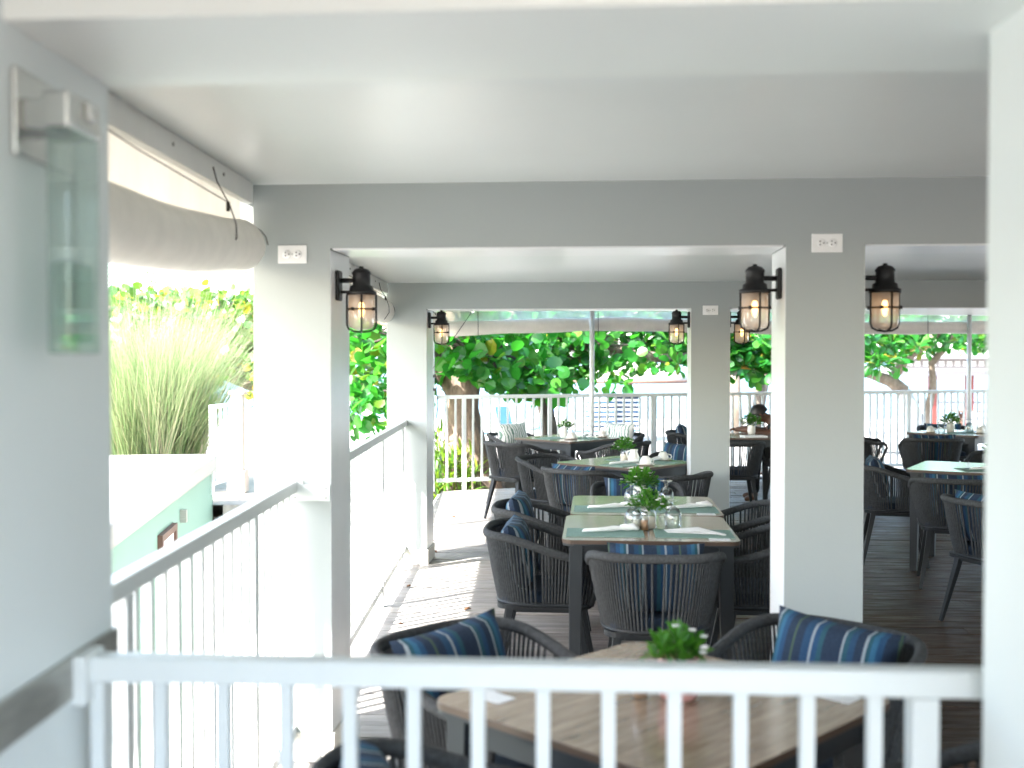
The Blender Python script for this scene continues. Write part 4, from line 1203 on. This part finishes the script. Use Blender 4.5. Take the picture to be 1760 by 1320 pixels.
# 3 almond tree further right
t3 = empty("almond_tree", (0, 0, 0), 0, "almond tree with leaf rosettes seen between the two columns", "tree")
tk = MB(); tk.tube([(4.65, 21, -.6), (4.62, 21, .6), (4.72, 21, 1.2), (4.9, 21, 2.2), (4.6, 20, 3)], [.14, .12, .12, .11, .06], 10); tk.tube([(4.7, 21, 1.15), (3.9, 20, 1.35), (3.0, 18.5, 1.5), (2.2, 17.5, 1.6)], [.09, .09, .08, .05], 8); tk.build("trunk", BARK3, t3)
tips3 = tips_in(230, [(1.6, 5.6, 16.3, 18.5, 1.30, 2.6, 1), (1.4, 6.2, 18.6, 21, 2.4, 3.8, .5), (2.9, 4.3, 16.3, 17.3, 1.25, 1.9, .45)], 9)
lm_ = MB(); limb_to(lm_, [(3.0, 18.5, 1.5), (4.8, 21, 2.0), (2.2, 17.5, 1.6)], tips3, .03, .008, 60, 3); lm_.build("branches", BARK3, t3)
crown(t3, tips3, 17, .1, .23, 'obov', ALMOND, 90, .9, 23)
# 4 white washed tree at the right
t4 = empty("whitewashed_tree", (0, 0, 0), 0, "tree with a white painted trunk and bare twisting limbs at the right", "tree")
tk = MB(); tk.tube([(9.45, 26, -.9), (9.35, 26, .2), (9.1, 26, .75)], [.24, .19, .17], 12); tk.build("painted_trunk", WPAINT, t4)
tk = MB(); tk.tube([(9.1, 26, .75), (8.8, 26, 1.0), (8.3, 25.8, 1.15), (7.6, 25.5, 1.3)], [.17, .15, .11, .07], 10)
tk.tube([(9.55, 25.9, -.9), (9.6, 25.9, .2), (9.75, 25.9, .9), (9.7, 25.9, 1.4), (10.3, 25.8, 2.2), (11, 25.5, 2.7)], [.12, .1, .09, .08, .09, .05], 8)
tk.tube([(8.8, 26, 1.0), (9.1, 25.9, 1.5), (9.8, 25.8, 2.1), (10.6, 25.5, 2.6)], [.12, .10, .09, .05], 8)
tk.tube([(11.2, 25.5, 1.8), (11.8, 25.3, 2.2), (12.6, 25, 2.6)], [.07, .06, .04], 8)
tk.build("limbs", BARK3, t4)
tips4 = tips_in(330, [(7.0, 8.6, 23.5, 26, 1.35, 2.5, .6), (8.0, 14.0, 23.6, 27, 1.68, 2.5, 1.5), (8.0, 14, 25.5, 28, 2.4, 3.6, .4)], 12)
crown(t4, tips4, 17, .16, .27, 'obov', ALMOND, 30, .9, 24)
# 5 sea grape hedge at far left
t5 = empty("sea_grape_hedge", (0, 0, 0), 0, "bright sea grape shrub with yellow leaves left of the first column", "shrub")
tk = MB()
tk.tube([(-2.7, 17, -.3), (-2.9, 17, .4), (-3.6, 17, 1.0), (-4.4, 16.8, 1.35), (-5.6, 16.6, 1.55), (-7.2, 16.6, 1.9)], [.16, .14, .11, .09, .07, .05], 8)
tk.tube([(-4.0, 16.9, 1.2), (-4.8, 16.6, 1.9), (-6.2, 16.4, 2.4)], [.07, .05, .03], 7)
tk.build("trunk", BARK3, t5)
tips5 = tips_in(210, [(-7.4, -3.5, 15.8, 17.8, 1.70, 2.55, 1.3), (-4.6, -3.3, 15.6, 17.4, 1.25, 2.3, .6), (-3.7, -3.3, 15.8, 16.6, .85, 1.3, .08), (-3.4, -2.0, 14.8, 17, .9, 2.9, .7)], 15)
lm_ = MB(); limb_to(lm_, [(-4.4, 16.8, 1.35), (-5.6, 16.6, 1.55), (-3.6, 17, 1.0)], tips5, .025, .006, 80, 3); lm_.build("branches", BARK3, t5)
crown(t5, tips5, 15, .28, .145, 'round', HEDGE, 150, .5, 25)
# 6 tall grass
tg = empty("tall_grass_clump", (-4.62, 14.1, .0), 0, "tall pale grass clump growing behind the white flat roof", "grass")
n = 7500
ang_ = rng.uniform(0, 2 * np.pi, n); rad = np.sqrt(rng.uniform(0, 1, n))
bx_ = np.stack([rad * np.cos(ang_) * .56, rad * np.sin(ang_) * .38, np.zeros(n) - .1], 1)
lean = np.stack([np.cos(ang_) * rad * .20 + rng.normal(0, .13, n), np.sin(ang_) * rad * .2 + rng.normal(0, .13, n), np.ones(n)], 1)
hgt = rng.uniform(1.35, 2.75, n)
V_ = []; F_ = []
wv = rng.uniform(.003, .0075, n); sag_ = rng.uniform(.05, 1.1, n)
for i in range(n):
    d = lean[i] / np.linalg.norm(lean[i]); s_ = np.array([d[1], -d[0], 0]); s_ = np.array([math.cos(ang_[i] * 3), math.sin(ang_[i] * 3), 0]) * wv[i]
    hx = np.array([d[0], d[1], 0]) / (np.hypot(d[0], d[1]) + 1e-6)
    k = len(V_)
    for f in (0, .35, .65, .85, 1.0):
        c = bx_[i] + d * hgt[i] * f + hx * sag_[i] * f ** 3 * .6 - np.array([0, 0, sag_[i] * f ** 3 * .45])
        ww = s_ * (1 - f * .9)
        V_.append(c - ww); V_.append(c + ww)
    for q in range(4): F_.append((k + 2 * q, k + 2 * q + 1, k + 2 * q + 3, k + 2 * q + 2))
me = bpy.data.meshes.new("blades"); me.from_pydata([tuple(p) for p in V_], [], F_); me.update()
bl = link("blades", me, GRASSM, tg); bl["kind"] = "stuff"
# 7 palm far left
tp_ = empty("palm_tree", (0, 0, 0), 0, "palm tree with drooping fronds behind the hedge at far left", "tree")
MB().tube([(-9.55, 26, -.5), (-9.5, 26, 2), (-9.6, 26, 4.75)], [.20, .15, .13], 10).build("trunk", BARK3, tp_)
for i in range(13):
    a = 2 * math.pi * i / 13 + .3; L = 2.9
    rb = MB(); pts = []
    for k in range(9):
        f = k / 8; r_ = L * f * (1 - .2 * f)
        pts.append(Vector((-9.6 + r_ * math.cos(a), 26 + r_ * math.sin(a), 4.75 + 1.0 * math.sin(f * 1.9) - 2.6 * f * f)))
    rb.tube(pts, [.03 * (1 - .8 * k / 8) for k in range(9)], 5)
    vs = []; fs = []
    for k in range(44):
        f = .12 + .88 * k / 44; j = min(7, int(f * 8)); p = pts[j].lerp(pts[j + 1], f * 8 - j); tdir = (pts[j + 1] - pts[j]).normalized()
        side = tdir.cross(Vector((0, 0, 1))).normalized()
        for sg in (-1, 1):
            ln = .75 * math.sin(math.pi * (f * .85 + .12)) + .15
            e = p + side * sg * ln * .75 + tdir * ln * .45 - Vector((0, 0, ln * .55)); q = len(vs)
            mid = p.lerp(e, .5) + Vector((0, 0, .06)); wdt = tdir * .02
            vs += [p - wdt * .5, p + wdt * .5, mid - wdt, mid + wdt, e]; fs += [(q, q + 1, q + 3, q + 2), (q + 2, q + 3, q + 4)]
    rb.add(vs, fs, True); rb.build("frond", PALM, tp_)
tp_ = empty("coconut_palm", (0, 0, 0), 0, "grey palm trunk standing on the beach between the two columns", "tree")
MB().tube([(6.85, 34, -1.1), (6.78, 34, .5), (6.75, 34, 3), (6.9, 34, 6)], [.22, .17, .14, .12], 10).build("trunk", BARK3, tp_)
g_ = np.array([(6.9, 34, 6)] * 60); dd = rnd_dirs(60); dd[:, 2] = np.abs(dd[:, 2]) * .6
link("crown", leaves_mesh("crown", g_, dd, rnd_dirs(60) + np.array([0, 0, 1]), np.full(60, 2.6), 'blade'), PALM, tp_)
# 8 bromeliads at the trunk foot
for i, (x, y, s_) in enumerate(((-.98, 13.75, .62), (-.80, 13.62, .5), (-.62, 13.85, .55), (-.95, 14.05, .7), (-.50, 13.72, .42))):
    labs = ["bright green strap-leaved plant behind the corner pole", "strap-leaved plant between the first two end balusters", "yellow green plant climbing the gnarled trunk", "tallest strap-leaved plant left of the gnarled trunk", "small green plant right at the foot of the trunk"]
    o = empty("bromeliad", (x, y, -.35), 0, labs[i], "plant", "strap-leaved plants at the trunk foot")
    n = 90; d = rnd_dirs(n); d[:, 2] = np.abs(d[:, 2]) * .8 + .25
    pos = np.stack([rng.normal(0, .06, n), rng.normal(0, .06, n), rng.uniform(0, .95, n) * s_ * 1.5], 1)
    me = leaves_mesh("leaves", pos, d, rnd_dirs(n) * .3 + np.array([0, 0, 1]), rng.uniform(.18, .36, n) * (s_ + .3), 'blade')
    f = link("leaves", me, BROM, o); f["kind"] = "stuff"
    MB().tube([(0, 0, 0), (.02, 0, s_ * .7), (0, .02, s_ * 1.4)], [.03, .02, .01], 6).build("stem", BARK3, o)
# dark log / kerb on the sand
tag(MB().box((-.6, 16.4, -.42), (1.1, 16.62, -.18)).build("kerb_beam", BARK2, None, .02), "dark timber edging on the sand behind the pale chair", "edging")
# speaker and box hung in the trees
sp = empty("tree_speaker", (.03, 15.1, 1.06), R(25), "dark lilac speaker box hanging in the sea grape", "speaker")
MB().box((-.045, -.05, 0), (.045, .05, .17)).build("cabinet", SPEAKER, sp, .008); MB().tube([(0, 0, .17), (0, 0, .7)], .004, 5).build("hanger", CORD, sp)
tag(MB().box((.44, 16.80, 1.08), (.56, 16.88, 1.24)).build("switch_box", PWHITE, None, .008), "small white box on the leaning dark trunk", "box")
tag(MB(Matrix.Translation((11.55, 24.6, 1.9)) @ Matrix.Rotation(R(28), 4, 'Y')).lathe([(0, 0), (.11, 0), (.12, .3), (.10, .42), (0, .44)], 14).build("floodlight", PWHITE), "white cylindrical lamp tied to a limb above the hut roof", "lamp")

# ------------------------------------------------------------------ beach things
def bh(x, y): return beach_h(x, y)
def lounger(x, y, rz, lab, up=True):
    o = empty("sun_lounger", (x, y, bh(x, y)), R(rz), lab, "lounger", "blue beach loungers")
    f = MB(); f.box((-.3, -.95, .28), (-.25, .55, .34)); f.box((.25, -.95, .28), (.3, .55, .34)); f.build("frame", PWHITE, o, .01)
    for sx in (-.27, .27):
        for y_ in (-.85, .4): MB().box((sx - .025, y_ - .03, 0), (sx + .025, y_ + .03, .28)).build("leg", PWHITE, o)
    MB().box((-.245, -.93, .345), (.245, .2, .375)).build("seat", LBLUE, o, .01)
    b = MB(Matrix.Translation((0, .2, .36)) @ Matrix.Rotation(R(62 if up else 8), 4, 'X'))
    b.box((-.235, 0, 0), (.235, .72, .03)); b.build("backrest", LBLUE, o, .01)
    fr = MB(Matrix.Translation((0, .2, .36)) @ Matrix.Rotation(R(62 if up else 8), 4, 'X')); fr.box((-.3, 0, -.012), (-.245, .78, .04)); fr.box((.245, 0, -.012), (.3, .78, .04)); fr.box((-.2445, .725, -.012), (.2445, .78, .04)); fr.build("back_frame", PWHITE, o, .01)
    return o
lounger(-.12, 33, 20, "blue beach lounger with its back raised, seen left of the leaning trunk")
lounger(.98, 34, -15, "blue beach lounger with its back raised just behind the leaning trunk")
lounger(-1.35, 30, 70, "low blue lounger half hidden by the gnarled trunk", False)
lounger(1.9, 31, 80, "flat blue lounger beside the striped stack", False)
def stack(x, y, rz, nn, lab):
    o = empty("lounger_stack", (x, y, bh(x, y)), R(rz), lab, "lounger stack", "stacks of striped loungers")
    for i in range(nn):
        z = .18 + i * .135
        s_ = MB(); s_.box((-.36, -.3 + i * .01, z), (.36, .3 + i * .01, z + .06)); s_.build("cushion", NAVY if i % 2 == 0 else LBLUE, o, .012)
        MB().box((-.345, -.28 + i * .01, z + .0605), (.345, .28 + i * .01, z + .13)).build("frame", PWHITE, o, .012)
    for sx in (-.36, .36):
        MB().box((sx - .03, -.2, 0), (sx + .03, .2, .179)).build("foot", PWHITE, o)
stack(2.55, 32.0, 14, 8, "shorter stack of blue and white loungers on the beach")
stack(3.30, 32.4, -4, 9, "taller stack of blue and white loungers beside the wooden pole")
um = empty("beach_umbrella", (3.48, 33, bh(0, 33)), 0, "brown poled beach umbrella with a pale canopy by the lounger stack", "umbrella")
MB().tube([(0, 0, 0), (0, 0, 2.45)], .075, 10).build("pole", WOODP, um)
c = MB(); c.lathe([(0, 2.55), (.6, 2.35), (1.3, 2.05), (1.95, 1.80), (1.9, 1.79), (1.2, 2.0), (0, 2.48)], 16); c.build("canopy", THATCH, um)
MB().tube([(1.93 * math.cos(a), 1.93 * math.sin(a), 1.78) for a in [2 * math.pi * i / 16 for i in range(17)]], .05, 6).build("rim", WOODP, um)
for k in range(8):
    a = 2 * math.pi * k / 8; MB().tube([(0, 0, 2.35), (1.85 * math.cos(a), 1.85 * math.sin(a), 1.77)], .03, 5).build("rib", WOODP, um)
# beach hut on the right
hx, hy = 16.2, 45.0; hz = -1.32
hut = empty("beach_hut", (hx, hy, hz), R(-4), "white beach hut with scalloped fascia and red posts at the right", "hut")
for i, px in enumerate((.68, 2.12, 3.6, 5.0)):
    MB().box((px - .15, -.15, 0), (px + .15, .15, 2.2)).build("post", REDP, hut, .02)
for px in (5.6,): MB().box((px - .15, 3.2, 0), (px + .15, 3.5, 2.2)).build("post", REDP, hut, .02)
MB().box((-1.5, -1.55, 2.80), (6.2, 3.9, 2.90)).build("roof", LILAC, hut, .02)  # front overhang lengthened to shade the fascia and posts
MB().box((-1.4, -.32, 2.40), (6.1, -.24, 2.799)).build("fascia", LILAC, hut)
MB().box((-1.4, -.36, 2.12), (6.1, -.20, 2.32)).build("beam", LILAC, hut)
for i in range(24):
    x = -1.25 + i * .31
    sc_ = MB(Matrix.Translation((x, -.345, 2.60)) @ Matrix.Rotation(R(90), 4, 'X')); sc_.prism([(.145 * math.cos(a) * (1 if k % 2 else .62), .145 * math.sin(a) * (1 if k % 2 else .62)) for k, a in enumerate([2 * math.pi * q / 8 for q in range(8)])], 0, .022); sc_.build("fretwork_star", PWHITE, hut)
    sc_ = MB(Matrix.Translation((x, -.33, 2.40)) @ Matrix.Rotation(R(90), 4, 'X')); sc_.prism([(.155 * math.cos(a), .155 * math.sin(a)) for a in [math.pi + math.pi * q / 8 for q in range(9)]], 0, .02); sc_.build("scallop", PWHITE, hut)
MB().box((.4, 1.2, .95), (5.5, 1.9, 1.02)).build("counter", LILAC, hut)
for i, (x, y, lab) in enumerate(((19.2, 42.5, "dark picnic bench in front of the red posts"), (17.2, 41.5, "dark picnic bench left under the hut fascia"))):
    o = empty("picnic_table", (x, y, bh(x, y)), R(-10), lab, "picnic table", "wooden picnic tables")
    MB().box((-.8, -.38, .70), (.8, .38, .75)).build("table_top", WOODP, o)
    for sy in (-.68, .68): MB().box((-.8, sy - .13, .42), (.8, sy + .13, .46)).build("bench", WOODP, o)
    for sx in (-.55, .55):
        l = MB(); l.tube([(sx, -.65, 0), (sx, .2, .70)], .05, 4); l.tube([(sx + .06, .65, 0), (sx + .06, -.2, .70)], .05, 4); l.box((sx - .03, -.7, .36), (sx + .03, .7, .42)); l.build("leg_frame", WOODP, o)
for i, (x, y) in enumerate(((15.8, 43.2), (17.9, 43.3))):
    o = MB(Matrix.Translation((x, y, bh(x, y)))).lathe([(0, 0), (.22, 0), (.3, .18), (.3, .5), (.24, .62), (0, .66)], 14).build("barrel_planter", PWHITE)
    tag(o, ("white rounded planter left of the hut's red post", "white rounded planter between the hut's red posts")[i], "planter", "white planters at the hut")
# rope line across the sand
tag(MB().tube([(5.4, 20, -.1), (8, 19.6, -.16), (11, 19.5, -.08)], .012, 5).build("rope_line", CORD), "thin dark rope strung over the sand beyond the end railing", "rope")
# far boats
for i, (x, y, l) in enumerate(((38, 330, 7), (62, 420, 9))):
    b = empty("boat", (x, y, -1.7), R(10), ("small boat on the sea seen above the end railing", "longer boat farther out on the sea")[i], "boat", "boats on the sea")
    MB().add([(-l / 2, -1, .9), (l / 2 - 1.5, -1.1, .9), (l / 2, 0, 1.1), (l / 2 - 1.5, 1.1, .9), (-l / 2, 1, .9), (-l / 2, -.7, -.3), (l / 2 - 2, -.7, -.3), (l / 2 - 1, 0, -.2), (l / 2 - 2, .7, -.3), (-l / 2, .7, -.3)],
             [(0, 1, 2, 3, 4), (0, 5, 6, 1), (1, 6, 7, 2), (2, 7, 8, 3), (3, 8, 9, 4), (4, 9, 5, 0)]).build("hull", PWHITE, b)
    MB().box((-l / 4, -.7, .9), (l / 8, .7, 2.1)).build("cabin", PWHITE, b, .1)

# dry leaves blown against the left railing
for i, (x, y) in enumerate(((-.66, 9.55), (-.60, 8.95), (-.72, 7.6), (-.64, 6.55), (-.71, 5.75), (-.30, 6.9), (-.55, 10.9), (-.2, 9.9))):
    a = random.uniform(0, 360); l = random.uniform(.035, .06)
    m = MB(Matrix.Translation((x, y, .003)) @ Matrix.Rotation(R(a), 4, 'Z'))
    m.add([(0, 0, .002), (.3 * l, .28 * l, .010), (.75 * l, .22 * l, .016), (l, 0, .006), (.75 * l, -.22 * l, .014), (.3 * l, -.28 * l, .012), (.5 * l, 0, .003)], [(6, 0, 1), (6, 1, 2), (6, 2, 3), (6, 3, 4), (6, 4, 5), (6, 5, 0)])
    o = m.build("dry_leaf", DRYLEAF); so = o.modifiers.new("solid", 'SOLIDIFY'); so.thickness = .001
    tag(o, ("tiny brown dry leaf on the sunlit boards past the second left column", "dry leaf just behind the second left column's base", "dry leaf on the boards in front of the second left column", "dry leaf half way along the sunlit left railing", "dry leaf nearest the first column by the sunlit railing", "dry leaf lying farther in, left of the joined tables", "dry leaf farthest away near the corner pole", "dry leaf on bright boards left of the pale topped table")[i], "leaf", "dry leaves blown along the left railing")
